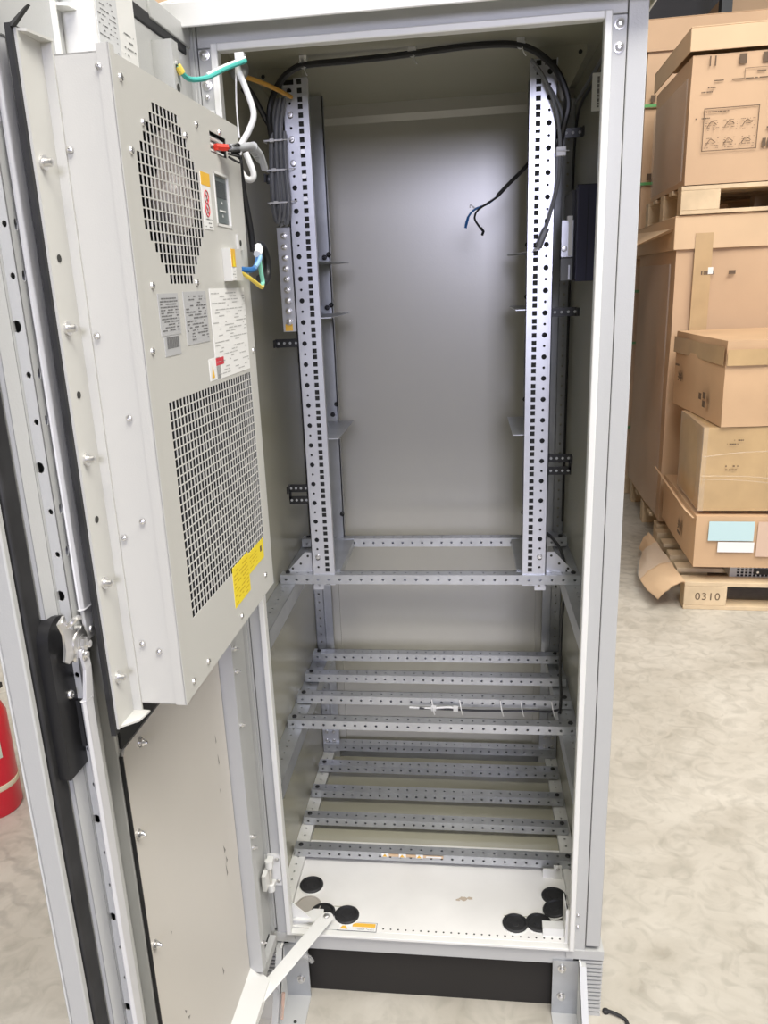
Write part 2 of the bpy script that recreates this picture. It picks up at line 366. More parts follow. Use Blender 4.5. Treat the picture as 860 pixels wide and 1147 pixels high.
# side bearers that carry the beams
def bearer(sx, z):
    b = MB(); n = 26; y0, y1 = -.272, .404; st = (y1-y0)/n
    a, c = (.3105, .3515) if sx > 0 else (-.3515, -.3105)
    b.cells((0, 0, z), (1,0,0), (0,1,0), .002, [(a, c, y0+i*st, y0+(i+1)*st, ((a+c)/2, y0+(i+.5)*st, .003, .003, 'r')) for i in range(n)], ZINC)
    b.box(sx*.3105, sx*.3125, y0, y1, z-.042, z-.002, ZINC); b.box(sx*.3495, sx*.3515, y0, y1, z-.042, z-.002, ZINC)
    b.build('side_bearer', cab)
for z in (-.996, -1.356): bearer(-1, z); bearer(1, z)
for sx in (-1, 1):
    b = MB(); n = 24; y0, y1 = -.262, .404; st = (y1-y0)/n; a, c = (.318, .3515) if sx > 0 else (-.3515, -.318)
    b.cells((0, 0, -1.701), (1,0,0), (0,1,0), .002, [(a, c, y0+i*st, y0+(i+1)*st, ((a+c)/2, y0+(i+.5)*st, .003, .003, 'r')) for i in range(n)], WHITE)
    b.box(sx*.318, sx*.3195, y0, y1, -1.714, -1.703, WHITE)
    b.build('side_bearer', cab)
# gussets at the rail feet and heads
for sx in (-1, 1):
    b = MB(); b.prism([(sx*.270, -.974), (sx*.328, -.974), (sx*.328, -.968), (sx*.288, -.925), (sx*.270, -.925)], .018, .020, 'y', ZINCL)
    for (x, z) in ((.281, -.934), (.299, -.953), (.319, -.965)): b.cyl((sx*x, .0181, z), (0,-1,0), .003, .0006, HOLE, 8)
    b.build('rail_gusset', cab)
    b = MB(); b.prism([(sx*.236, .098), (sx*.327, .098), (sx*.327, .082), (sx*.283, .0), (sx*.236, .0)], .052, .055, 'y', INNER)
    b.screw((sx*.315, .052, .085), (0,-1,0), .004, HOLE); b.screw((sx*.25, .052, .06), (0,-1,0), .005, HOLE); b.screw((sx*.262, .052, .018), (0,-1,0), .005, HOLE)
    b.build('rail_gusset', cab)
# L shaped ledges between front and rear rails
for sx in (-1, 1):
    for (z, xi, y0, y1, up) in ((-.275, .198, .235, .292, .02), (-.392, .195, .012, .292, .02), (-.655, .192, .012, .262, .03)):
        b = MB(); b.prism([(sx*.262, y0+.004), (sx*xi, y0+.004), (sx*xi, y1), (sx*.262, y1)] if z < -.3 else [(sx*.262, .014), (sx*.236, .014), (sx*.19, .27), (sx*.19, .30), (sx*.262, .30)], z-.002, z, 'z', ZINC)
        b.box(sx*.262, sx*.264, .012, .285, z-.002, z+up, ZINC)
        b.screw((sx*.246, .276, z+.014), (0,-1,0), .006, BLK); 
        b.build('support_ledge', cab)
    b = MB(); b.box(sx*.205, sx*.268, .024, .262, -.9735, -.9705, ZINC); b.box(sx*.205, sx*.207, .024, .262, -.99, -.9735, ZINC)
    b.build('support_ledge', cab)
# floor tray with round gland openings
b = MB(); b.box(-.318, .318, -.302, .0, -1.722, -1.714, TRAY); b.box(-.318, .318, .002, .40, -1.724, -1.716, INNER)
rnd = random.Random(9)
for (x, y, rx, ry) in ((.078, -.185, .012, .008), (.094, -.183, .008, .006), (.066, -.190, .006, .004)):
    b.face([(x+rx*rnd.uniform(.6, 1.1)*math.cos(a*.524), y+ry*rnd.uniform(.6, 1.1)*math.sin(a*.524), -1.7137) for a in range(12)], mat('rusty_stain', (.50, .42, .33), .8))
n = 24
for i in range(n): b.cyl((-.10+i*.0135*1.25, -.292, -1.7142), (0,0,1), .0022, .0006, HOLE, 8)
for sx in (-1, 1): b.box(sx*.17, sx*.318, -.232, -.2305, -1.714, -1.7133, INNER)
tray = b.build('floor_tray', cab)
def gland(x, y, mt=RUB, tilt=0, z=-1.714):
    b = MB(); b.rev((0, 0, 0), (0,0,1), [(.0305, 0), (.0305, .0015), (.029, .0022)], WHITE, 28)
    b.rev((0, 0, .0008), (0,0,1), [(.0285, 0), (.0285, .004), (.026, .006), (.023, .006), (.0215, .0025), (.010, .0022), (.0095, .0032), (.001, .0034)], mt, 28)
    o = b.build('cable_gland', tray, T=TH @ Tr(x, y, z) @ Matrix.Rotation(tilt, 4, 'Y')); return o
gland(-.286, -.168); gland(-.243, -.255); gland(-.187, -.259); gland(.288, -.165); gland(.246, -.251); gland(.194, -.256)
gland(.287, -.211, tilt=-.25, z=-1.708)
b = MB(); b.rev((-.281, -.235, -1.7135), (0,0,1), [(.030, 0), (.030, .003), (.027, .003), (.027, .0012), (.001, .0012)], mat('bare_gland_grey', (.42, .39, .35), .4), 28)
tag(b.build('cable_gland', tray), 'empty unplugged gland opening')
b = MB(); b.prism([(-.318,-1.715), (-.245,-1.715), (-.318,-1.645)], -.291, -.288, 'y', WHITE); b.box(-.318, -.2, -.302, -.286, -1.715, -1.713, WHITE)
b.build('corner_gusset', tray)
b = MB(); b.box(.298, .3155, -.301, -.298, -1.715, -1.628, WHITE); b.box(.298, .300, -.30, -.25, -1.715, -1.628, WHITE); b.box(.252, .298, -.285, -.262, -1.714, -1.694, WHITE)
for z in (-1.65, -1.668, -1.69): b.cyl((.307, -.301, z), (0,-1,0), .002, .0006, HOLE, 8)
b.build('stop_bracket', tray)
b = MB(); b.box(.268, .293, -.102, -.099, -1.714, -1.688, WHITE); b.box(.293, .312, -.104, -.101, -1.714, -1.676, WHITE); b.screw((.303, -.104, -1.686), (0,-1,0), .005)
b.build('corner_lug', tray)
b = MB(); b.label((-.2045, -.3035, -1.7139), (1,0,0), (0,1,0), .090, .027, INK, .0003); b.label((-.203, -.302, -1.7138), (1,0,0), (0,1,0), .087, .024, PAPER)
b.label((-.170, -.291, -1.7132), (1,0,0), (0,1,0), .052, .011, OLAB, .0003)
b.face([(-.198, -.299, -1.7128), (-.180, -.299, -1.7128), (-.189, -.283, -1.7128)], OLAB); b.marks((-.168, -.300, -1.7130), (1,0,0), (0,1,0), .048, .008, 3, INK, .6, 5)
b.build('warning_label', tray)
b = MB()
for x in (-.115, -.072, -.030):
    b.label((x-.008, -.084, -1.6885), (1,0,0), (0,0,1), .0175, .0105, OLAB if False else PAPER); b.face([(x-.006, -.0848, -1.6875), (x+.006, -.0848, -1.6875), (x, -.0848, -1.679)], OLAB)
    if x < -.05: b.label((x+.0095, -.084, -1.6865), (1,0,0), (0,0,1), .025, .0075, CARDL)
b.label((-.0205, -.084, -1.6865), (1,0,0), (0,0,1), .05, .0075, CARDL)
b.label((-.013, -.0848, -1.6850), (1,0,0), (0,0,1), .038, .004, PAPER)
b.build('warning_sticker', BE[(-.082, -1.678)])
b = MB(); b.label((.331, -.083, -.035), (0,-1,0), (0,0,1), .058, .062, PAPER) if False else None
b.box(.3185, .3415, -.105, -.099, -.047, .014, WHITE); b.box(.3415, .352, -.103, -.101, -.03, -.01, WHITE)
b.marks((.3315, -.105, -.042), (0,0,1), (-1,0,0), .050, .005, 1, INK, .9, 3, .8)
b.build('name_plate', cab)
# plinth
def plinth(sx):
    b = MB(); b.box(sx*.300, sx*.379, YF-.003, .47, -1.745, -1.722, PAINT)
    b.box(sx*.331, sx*.372, YF+.004, .465, -1.9, -1.745, ZINC)
    for i in range(13): b.box(sx*.331, sx*.378, YF-.001, .466, -1.757-i*.0109, -1.7505-i*.0109, PAINT)
    b.box(sx*.331, sx*.378, YF-.001, .466, -1.9, -1.8915, PAINT)
    b.build('plinth', cab)
plinth(-1); plinth(1)
b = MB(); b.box(-.331, .331, -.288, -.284, -1.9, -1.764, mat('sill_gap_near_black', (.016, .014, .012), .7)); b.build('sill_gap_dark_board', cab)  # near-black recessed board filling the gap under the door sill
b = MB(); b.box(-.331, .331, .44, .46, -1.9, -1.75, PAINT); b.box(-.318, .318, -.27, .455, -1.76, -1.724, ZINC)
b.build('plinth_rear_panel', cab)
def foot(sx):
    b = MB(); b.box(sx*.272, sx*.331, YF-.004, YF+.0, -1.9, -1.752, ZINC)
    b.prism([(YF, -1.748), (YF-.012, -1.748), (YF-.115, -1.9), (YF, -1.9)], sx*.331, sx*.327, 'x', WHITE)
    b.prism([(YF-.001, -1.752), (YF-.016, -1.752), (YF-.119, -1.9), (YF-.103, -1.9)], sx*.327, sx*.341, 'x', PAINT)
    b.box(sx*.272, sx*.331, YF-.11, YF, -1.9, -1.896, PAINT)
    for z in (-1.772, -1.848): b.rev((sx*.292, YF-.004, z), (0,-1,0), [(.0095,0),(.0095,.002),(.006,.002),(.006,.008),(.002,.009)], STEEL, 12)
    b.cyl((sx*.295, YF-.075, -1.896), (0,0,1), .004, .0006, HOLE, 10)
    b.build('anchor_bracket', cab)
foot(-1); foot(1)
# door stay
b = MB()
p0 = Vector((-.228, -.290, -1.694)); p1 = Vector((-.345, -.540, -1.700)); d = (p1-p0).normalized(); nn = Vector((-d.y, d.x, 0))
def bar(b, p0, p1, w0, th, mt):
    d = (p1-p0).normalized(); nn = Vector((-d.y, d.x, 0)).normalized()*w0; up = Vector((0,0,th))
    b.hexa([p0-nn, p1-nn, p1+nn, p0+nn, p0-nn+up, p1-nn+up, p1+nn+up, p0+nn+up], mt)
bar(b, p0, p1, .0155, .003, WHITE); b.cyl(p0, (0,0,1), .0155, .003, WHITE, 20); b.prism([(-.305,-.297), (-.262,-.262), (-.240,-.262), (-.238,-.300)], -1.699, -1.696, 'z', WHITE)
b.rev(p0+Vector((0,0,.003)), (0,0,1), [(.007,0),(.007,.004),(.004,.006),(.003,.006)], STEEL, 12); b.cyl(p0-Vector((0,0,.02)), (0,0,1), .004, .02, STEEL, 10)
b.build('door_stay', cab, bevel=.0007)

# ================================================================ door (open), local axes: s from hinge, p inward normal
A = .028; HX, HY = -.349, -.31
TD = Matrix(((-math.sin(A), math.cos(A), 0, HX), (-math.cos(A), -math.sin(A), 0, HY), (0, 0, 1, H), (0, 0, 0, 1)))
ZB, ZT = -1.735, .080
b = MB()
b.box(-.006, .712, -.040, -.036, ZB, ZT, PAINT)                     # outer skin
b.box(.702, .712, -.036, -.012, ZB, ZT, PAINT)                      # free edge return
b.box(.56, .702, -.036, -.020, ZB, ZT, PAINT)
b.box(-.004, .56, -.036, -.004, ZB, ZT, PAINT)
b.box(-.006, .004, -.040, .004, ZB, ZT, PAINT)
b.box(.004, .702, -.036, -.012, ZT-.022, ZT, PAINT)
b.box(.004, .17, -.036, .0, ZT-.03, ZT-.0, PAINT)
door = b.build('door', cab, T=TD, bevel=.002)
b = MB()
b.box(.674, .701, -.020, -.008, ZB+.012, ZT-.045, RUB); b.box(.02, .674, -.014, -.002, ZT-.044, ZT-.023, RUB); b.box(.02, .674, -.014, -.002, ZB+.012, ZB+.028, RUB)
b.build('gasket', door, T=TD, bevel=.003)
b = MB()                                                            # inner flange and perforated hat profile along free edge
b.box(.655, .672, -.014, -.003, ZB+.03, ZT-.046, PAINT); b.prism([(.672,-.004),(.672,-.003),(.655,.002),(.655,-.004)], ZB+.03, ZT-.046, 'z', PAINT)
b.box(.6475, .655, -.02, .0, ZB+.03, ZT-.046, PAINT)
zz0, zz1 = ZB+.03, -.085; n = 33; dz = (zz1-zz0)/n
b.cells((.6475, 0, 0), (0,-1,0), (0,0,1), .0015, [(-.014, .002, zz0+i*dz, zz0+(i+1)*dz, (-.0095 if i % 3 else -.005, zz0+(i+.5)*dz, .0028 if i % 3 else .0052, .0035 if i % 3 else .0065, 'r')) for i in range(n)], PAINT)
b.cells((0, .014, 0), (-1,0,0), (0,0,1), .0015, [(-.6465, -.625, zz0+i*dz, zz0+(i+1)*dz, ((-.6355, zz0+(i+.5)*dz, .0035, .006, 'r') if i % 3 else None)) for i in range(n)], PAINT)
b.box(.6465, .6535, .0, .002, zz0, zz1, PAINT)
b.box(.6235, .625, -.020, .014, zz0, zz1, PAINT); b.box(.626, .6445, -.018, -.016, zz0, zz1, HOLE)
b.build('perforated_profile', door, T=TD)
b = MB()                                                            # plate closing the top of the door beside the units
b.prism([(.486, -.083), (.670, -.083), (.670, ZT-.047), (.486, ZT-.047)], .014, .018, 'y', PAINT)
b.box(.664, .670, .0, .016, -.083, ZT-.047, PAINT)
b.build('upper_cover_plate', door, T=TD, bevel=.001)
hs = []
b = MB()                                                            # hinge side hat with screws and holes
b.box(.166, .1685, -.004, .025, -1.665, .022, PAINT); b.box(.146, .1685, .025, .027, -1.665, .022, PAINT); b.box(.144, .146, -.004, .027, -1.665, .022, PAINT)
for z in (-.99, -1.10, -1.345, -1.37, -1.60, -.945, -.26, -.38): hs.append(z)
for z, r in ((-.013, .0035), (-.040, .006)): b.cyl((.158, .0272, z), (0,1,0), r, .0006, HOLE, 12)
b.build('hinge_side_profile', door, T=TD)
screws(door, [((.157, .027, z), (0,1,0), .0045) for z in hs], T=TD, prof=lambda r: [(r,0),(r,.003),(.002,.006),(.002,.010)])
b = MB()                                                            # bottom hat
b.prism([(-.004, -1.708), (.036, -1.708), (.036, -1.690), (.0, -1.655), (-.004, -1.655)], .16, .60, 'x', WHITE)
b.box(.02, .62, -.004, .012, ZB+.0, -1.712, PAINT)
b.build('bottom_profile', door, T=TD)
b = MB()                                                            # lower cover panel
PNL = mat('lower_door_panel_paint', (.60, .57, .52), .4, bump=.04, bscale=100, var=.02)
b.prism([(.172, -1.66), (.557, -1.66), (.557, -.918), (.548, -.908), (.172, -.908)], -.003, .001, 'y', PNL)
b.box(.557, .5595, -.003, .002, -1.66, -.915, RUB)
rnd = random.Random(4)
for (u, v, l) in ((.225, -1.10, .02), (.222, -1.145, .025), (.228, -1.20, .012), (.24, -1.32, .02), (.235, -1.345, .016), (.24, -1.37, .03), (.49, -1.27, .008), (.476, -1.44, .012), (.468, -1.46, .009), (.31, -1.53, .02)):
    b.face([(u, .0013, v), (u-.003-rnd.random()*.004, .0013, v+.003), (u+rnd.random()*.004, .0013, v+l)], mat('scuff_grey', (.22, .21, .19), .7))
pan = b.build('lower_panel', door, T=TD)
b = MB()
screws(door, [((s_, .001, z), (0,1,0), .0075) for (s_, z) in ((.546, -1.045), (.546, -1.235), (.546, -1.40), (.505, -.925), (.546, -1.56))], T=TD, name='panel_bolt', prof=lambda r: [(.0075,0),(.0075,.002),(.0055,.002),(.0055,.006),(.003,.009),(.002,.012)])
b = MB(); b.box(.18, .553, -.004, .0, -.906, -.80, RUB); b.build('foam_sheet', door, T=TD)
# lock: black housing, lever, rods
b = MB()
pts = []
z1, z2, s1, s2, r = -.668, -.862, .640, .6905, .026
for (cs, cz, a0) in ((s2-r, z1-r, 0), (s1+r, z1-r, 90)): pts += [(cs+r*math.cos(math.radians(a0+k*15)), cz+r*math.sin(math.radians(a0+k*15))) for k in range(7)]
pts += [(s1-.001, -.76), (s1-.008, -.80), (s1-.010, z2+.022), (s1-.003, z2+.006), (s1+.008, z2), (s2, z2)]
b.prism(pts, -.016, .006, 'y', BLK)
b.box(.631, .654, .006, .013, -.838, -.778, BLK); b.box(.652, .655, .006, .011, -.838, -.778, RUB)
lock = b.build('lock_housing', door, T=TD, bevel=.002)
screws(door, [((.664, .006, -.765), (0,1,0), .0055), ((.644, .006, -.765), (0,1,0), .005), ((.640, .006, -.848), (0,1,0), .005)], T=TD, name='lock_screw')
b = MB()
LV = [(0.6761, -0.6622), (0.6892, -0.667), (0.6823, -0.6828), (0.684, -0.7013), (0.6891, -0.7117), (0.681, -0.7179), (0.6676, -0.7145), (0.6508, -0.7148), (0.6385, -0.7026), (0.6592, -0.6867), (0.6698, -0.6809)]
b.prism(LV[::-1], .019, .022, 'y', STEEL)
b.rev((.652, .022, -.706), (0,1,0), [(.011,0),(.011,.003),(.008,.0035),(.008,.008),(.0045,.009),(.0045,.012)], STEEL, 6)
b.rev((.652, .0215, -.706), (0,1,0), [(.0165,0),(.0165,.0015),(.012,.002)], STEEL, 22)
b.tube([(.672, .021, -.676), (.674, .027, -.672), (.669, .031, -.668), (.662, .031, -.670)], .003, STEEL, 8)
b.build('lock_lever', door, T=TD)
b = MB(); b.rev((.641, .008, -.693), (0,1,0), [(.005,0),(.005,.012),(.004,.013)], STEEL, 14); b.build('rod_pin', door, T=TD)
b = MB(); b.rev((.666, .010, -.717), (0,1,0), [(.0055,0),(.0055,.012),(.004,.013)], STEEL, 14); b.build('rod_pin', door, T=TD)
ROD = mat('lock_rod_paint', (.58, .58, .59), .4)
b = MB(); b.prism([(.614,.0165),(.6365,.0165),(.638,.019),(.634,.0225),(.617,.0225),(.613,.019)], -.672, -.088, 'z', ROD)
b.hexa([(.616,.017,-.712),(.632,.017,-.712),(.632,.021,-.712),(.616,.021,-.712),(.615,.017,-.665),(.636,.017,-.665),(.636,.022,-.665),(.615,.022,-.665)], ROD); b.rev((.624,.021,-.700), (0,1,0), [(.005,0),(.004,.004)], STEEL, 10)
b.build('lock_rod', door, T=TD, bevel=.0015)
b = MB(); b.prism([(.641,.0165),(.662,.0165),(.664,.019),(.660,.0225),(.644,.0225),(.640,.019)], -1.70, -.775, 'z', ROD)
b.hexa([(.642,.0175,-.780),(.661,.0175,-.780),(.661,.0225,-.780),(.642,.0225,-.780),(.644,.023,-.735),(.658,.023,-.735),(.658,.027,-.735),(.644,.027,-.735)], ROD)
b.hexa([(.644,.023,-.737),(.658,.023,-.737),(.658,.027,-.737),(.644,.027,-.737),(.648,.023,-.710),(.662,.023,-.710),(.662,.027,-.710),(.648,.027,-.710)], ROD); b.rev((.655,.027,-.718), (0,1,0), [(.0075,0),(.0075,.0015),(.0045,.0015),(.0045,.004)], STEEL, 12)
b.build('lock_rod', door, T=TD, bevel=.0015)
# hinges
def hinge(z):
    b = MB()
    b.box(-.352, -.318, YF-.004, YF, z-.040, z+.040, WHITE)
    for dz in (-.030, .030): b.cyl((-.338, YF-.022, z+dz-.009), (0,0,1), .0085, .018, WHITE, 14); b.box(-.345, -.331, YF-.022, YF-.003, z+dz-.006, z+dz+.006, WHITE)
    b.cyl((-.338, YF-.022, z-.03), (0,0,1), .004, .06, STEEL, 10)
    b.box(-.349, -.340, YF-.05, YF-.018, z-.019, z+.019, WHITE)
    for dz in (-.028, .028): b.screw((-.325, YF-.004, z+dz), (0,-1,0), .005, STEEL)
    b.build('hinge', cab)
for z in (-.082, -.862, -1.55): hinge(z)

# ================================================================ air conditioner on the door
S0, S1, P0, P1, AZ0, AZ1 = .158, .586, .042, .112, -.817, -.098
ac = empty('air_conditioner', TD @ Tr(.37, .0, AZ0), 'large white door mounted air conditioner with round fan grille and square intake grille', 'air conditioner')
# face plate: u along -s (so that U x V points inward, +p)
o = (S1, P1, 0); U = (-1,0,0); V = (0,0,1); g = .01139
cells = []; W_ = S1-S0
# intake grille 30 x 24
gu0 = S1-.5365; gz1 = -.4505; nu, nv = 30, 24
gu1 = gu0+nu*g; gz0 = gz1-nv*g
for i in range(nu):
    for j in range(nv):
        u = gu0+i*g; z = gz0+j*g; cells.append((u, u+g, z, z+g, (u+g/2, z+g/2, .0043, .0049, 's')))
# fan grille 17 x 17
fu0 = S1-.5475; fz1 = -.1255; nf = 17; fu1 = fu0+nf*g; fz0 = fz1-nf*g
hwid = [3.5, 4.5, 5.5, 6.5, 7.5, 8.5, 8.5, 8.5, 8.5, 8.5, 8.5, 8.5, 7.5, 6.5, 5.5, 4.5, 3.5]
for j in range(nf):
    for i in range(nf):
        u = fu0+i*g; z = fz1-(j+1)*g; on = abs(i+.5-nf/2) < hwid[j]
        cells.append((u, u+g, z, z+g, (u+g/2, z+g/2, .0043, .0049, 's') if on else None))
# plain sheet round them (slot and display window left open)
du0, du1, dz0, dz1 = S1-.294, S1-.229, -.243, -.173
su0, su1, sz0, sz1 = S1-.294, S1-.225, -.150, -.124
def rects(us, zs, holes):
    for a, c in zip(us[:-1], us[1:]):
        for e, f in zip(zs[:-1], zs[1:]):
            mu, mz = (a+c)/2, (e+f)/2
            if not any(h[0] < mu < h[1] and h[2] < mz < h[3] for h in holes): cells.append((a, c, e, f, None))
us = sorted({0, gu0, gu1, fu0, fu1, du0, du1, su0, su1, W_}); zs = sorted({AZ0, gz0, gz1, fz0, fz1, dz0, dz1, sz0, sz1, AZ1})
rects(us, zs, [(gu0, gu1, gz0, gz1), (fu0, fu1, fz0, fz1), (du0, du1, dz0, dz1), (su0, su1, sz0, sz1)])
b = MB(); b.cells(o, U, V, .0009, cells, ACW)
tag(b.build('front_grille_panel', ac, T=TD), None)
b = MB()
b.box(S1-.0015, S1, P0, P1, AZ0, AZ1, ACW); b.box(S0, S0+.0015, P0, P1, AZ0, AZ1, ACW)
b.box(S0, S1, P0, P1-.001, AZ1-.0015, AZ1, ACW); b.box(S0, S1, P0, P1-.001, AZ0, AZ0+.0015, ACW)
b.box(S0, S1, P0, P0+.0015, AZ0, AZ1, DARK)
b.box(S1, S1+.0015, P1-.013, P1+.0, AZ0, AZ1+.006, ACW); b.box(S1-.01, S1+.0015, P1-.001, P1+.0008, AZ0, AZ1+.006, ACW)
b.box(S1-.02, S0+.02, P1-.05, P1-.048, -.44, -.335, DARK)
b.build('housing', ac, T=TD)
b = MB(); FINS = mat('condenser_fins', (.018, .02, .024), .6)
b.box(S1-gu1-.0, S1-gu0, P1-.022, P1-.02, gz0, gz1, FINS)
for k in range(30): b.box(S1-gu0-(k+.5)*g-.0008, S1-gu0-(k+.5)*g+.0008, P1-.02, P1-.014, gz0, gz1, FINS)
b.build('condenser_core', ac, T=TD)
sp = lambda r: [(r,0),(r*.9,.002),(r*.35,.0028),(r*.35,.001)]
screws(ac, [((s_, P1, z), (0,1,0), .0042) for (s_, z) in ((S1-.02, -.118), (S1-.02, -.39), (.56, -.185), (.52, -.152), (.345, -.125), (.39, -.145), (.25, -.12), (.17, -.42), (S1-.03, -.80), (.50, -.80), (.345, -.80), (.205, -.785), (.40, -.3175), (.545, -.320))], T=TD, prof=sp)
screws(ac, [((S1+.0015, p, z), (1,0,0), .0036) for (p, z) in ((.100, -.112), (.060, -.37), (.060, -.60), (.085, -.46), (.085, -.58), (.065, -.735), (.085, -.745), (.058, -.185))], T=TD, prof=sp)
# mounting flange along the free side with its black gasket
b = MB(); b.box(.586, .632, .040, .043, -.828, -.085, ACW); b.prism([(.586, .043), (.589, .043), (.589, .054), (.586, .054)], -.828, -.085, 'z', ACW)
b.prism([(.586, .043), (.628, .043), (.612, .060), (.588, .064)], -.828, -.8255, 'z', ACW); b.prism([(.588, .043), (.630, .043), (.626, .050), (.588, .056)], -.0875, -.085, 'z', ACW)
screws(ac, [((.618, .043, z), (0,1,0), .0075) for z in (-.20, -.36, -.50, -.645, -.765)], T=TD, name='flange_bolt', prof=lambda r: [(.0075,0),(.0075,.0025),(.004,.0025),(.004,.010),(.002,.011)])
for z in (-.29, -.43, -.57): b.cyl((.614, .0432, z), (0,1,0), .004, .0005, HOLE, 12)
b.build('mounting_flange', ac, T=TD)
b = MB(); b.box(.60, .637, .034, .040, -.834, -.082, RUB); b.box(.20, .60, .030, .040, -.834, -.817, RUB)
b.hexa([(.631,.036,-.085),(.637,.036,-.085),(.637,.042,-.085),(.631,.042,-.085),(.623,.052,-.068),(.628,.052,-.068),(.628,.056,-.066),(.623,.056,-.066)], RUB)
b.build('flange_gasket', ac, T=TD)
b = MB(); b.box(.22, .596, .002, .040, -.80, -.10, PAINT); b.build('mounting_spacer', ac, T=TD)
# fan behind the round grille
b = MB(); FANM = mat('fan_shroud_plastic', (.50, .45, .43), .3)
fc = (S1-fu0-nf*g/2, fz1-nf*g/2)
b.rev((fc[0]-.050, P1-.034, fc[1]), (0,1,0), [(.036,0),(.036,.022),(.030,.03),(.012,.032)], FANM, 24)
for k in range(7):
    a = 2*math.pi*k/7; rows = []
    for t in range(5):
        rr = .04+.0115*t; row = []
        for q in range(4):
            aa = a+q*.2; row.append((fc[0]-.050+rr*math.cos(aa)*.62, P1-.028+.006*q, fc[1]+rr*math.sin(aa)))
        rows.append(row)
    b.grid(rows, FANM, True); b.grid([[(x, y-.001, z) for x, y, z in r][::-1] for r in rows], FANM, True)
b.build('fan', ac, T=TD)
# display
b = MB(); b.box(.229, .294, P1-.007, P1-.005, -.243, -.173, WHITE)
b.box(.234, .289, P1-.005, P1-.002, -.238, -.178, LCD); b.box(.239, .284, P1-.002, P1-.0015, -.205, -.184, LCDD)
for a in ((.229, .294, -.243, -.240), (.229, .294, -.176, -.173), (.229, .232, -.243, -.173), (.291, .294, -.243, -.173)): b.box(a[0], a[1], P1-.006, P1+.001, a[2], a[3], WHITE)
for (s_, z) in ((.262, -.213), (.262, -.230)): b.face([(s_+.003, P1-.001, z), (s_-.003, P1-.001, z), (s_, P1-.001, z+.004)], PAPER)
b.marks((.282, P1-.0015, -.224), (-1,0,0), (0,0,1), .04, .004, 1, PAPER, .8, 2, .6)
b.build('display', ac, T=TD)
b = MB(); b.box(.225, .294, P1-.010, P1-.008, -.150, -.124, LGR)
for k in range(3): b.box(.227, .292, P1-.008, P1-.003, -.147+k*.008, -.1445+k*.008, PAPER)
b.build('terminal_slot', ac, T=TD)
# labels on the face
def lab(name, s_, z0, w_, h_, base, rows, ink=INK, fill=.7, seed=0, lw=.4, extra=None):
    b = MB(); b.label((s_, P1, z0), U, V, w_, h_, base)
    if rows: b.marks((s_-.004, P1+.0006, z0+.004), U, V, w_-.008, h_-.008, rows, ink, fill, seed, lw)
    if extra: extra(b)
    return b.build(name, ac, T=TD)
lab('rating_label', .5345, -.376, .062, .047, SILV, 12, seed=1, fill=.8)
lab('rating_label', .4545, -.392, .083, .064, SILV, 15, seed=2, fill=.5)
def bars(b):
    for k in range(22):
        wk = (.0006, .0011, .0018)[k*7 % 3]; s_ = .522-k*.00175
        b.label((s_, P1+.0006, -.391), U, V, wk, .013, INK, .0003)
lab('barcode_label', .5285, -.3995, .049, .023, SILV, 0, extra=bars)
lab('wiring_diagram_label', .3560, -.4455, .160, .120, PAPER, 26, mat('faint_ink', (.45, .45, .44), .7), .45, 4, .3)
def warn(b):
    b.label((.368-.012, P1+.0006, -.4265), U, V, .034, .010, RLAB, .0003); b.face([(.378, P1+.001, -.441), (.366, P1+.001, -.441), (.372, P1+.001, -.424)], OLAB)
lab('warning_label', .384, -.4445, .045, .029, PAPER, 0, extra=warn)
b = MB(); b.label((.3700, P1, -.753), U, V, .079, .037, YLAB); b.label((.2920, P1, -.753), U, V, .087, .033, YLAB)
b.label((.3700, P1, -.778), U, V, .079, .025, YLAB) ; b.marks((.366, P1+.0006, -.776), U, V, .070, .055, 9, mat('label_ochre_ink', (.62, .42, .02), .6), .7, 6, .35)
b.marks((.285, P1+.0006, -.748), U, V, .04, .022, 4, mat('label_ochre_ink', (0,0,0)), .6, 7, .3); b.label((.225, P1+.0006, -.738), U, V, .008, .009, BOXINK, .0004)
b.build('yellow_notice_label', ac, T=TD)
b = MB(); b.label((.3490, P1, -.250), U, V, .036, .070, PAPER); b.label((.3490, P1+.0006, -.196), U, V, .036, .016, OLAB, .0003)
for rr, zc in ((.008, -.210), (.008, -.226)):
    b.tube([(.333+rr*math.cos(a*.5236), P1+.001, zc+rr*math.sin(a*.5236)) for a in range(13)], .0008, RLAB, 5, 2); b.tube([(.333-rr*.6, P1+.001, zc-rr*.6), (.333+rr*.6, P1+.001, zc+rr*.6)], .0007, RLAB, 5, 1); b.tube([(.333-rr*.3, P1+.0008, zc+.003), (.334, P1+.0008, zc-.004)], .0010, INK, 5, 1)
b.marks((.346, P1+.0006, -.249), U, V, .03, .014, 3, INK, .6, 8, .25); b.build('hand_warning_label', ac, T=TD)
b = MB(); b.box(.232, .285, P1, P1+.012, -.316, -.272, ACW)
b.label((.2855, P1+.012, -.315), U, V, .020, .042, PAPER); b.label((.2855, P1+.0126, -.297), U, V, .020, .024, OLAB, .0003); b.face([(.282, P1+.0134, -.297), (.270, P1+.0134, -.297), (.276, P1+.0134, -.278)], YLAB)
b.marks((.283, P1+.0126, -.313), U, V, .014, .012, 3, INK, .6, 2, .3)
b.build('terminal_cover', ac, T=TD, bevel=.0005)
b = MB(); b.box(.190, .214, P1-.01, P1+.004, -.272, -.250, ACW); b.cyl((.206, P1+.004, -.262), (0,1,0), .004, .001, HOLE, 12); b.build('cable_bracket', ac, T=TD)

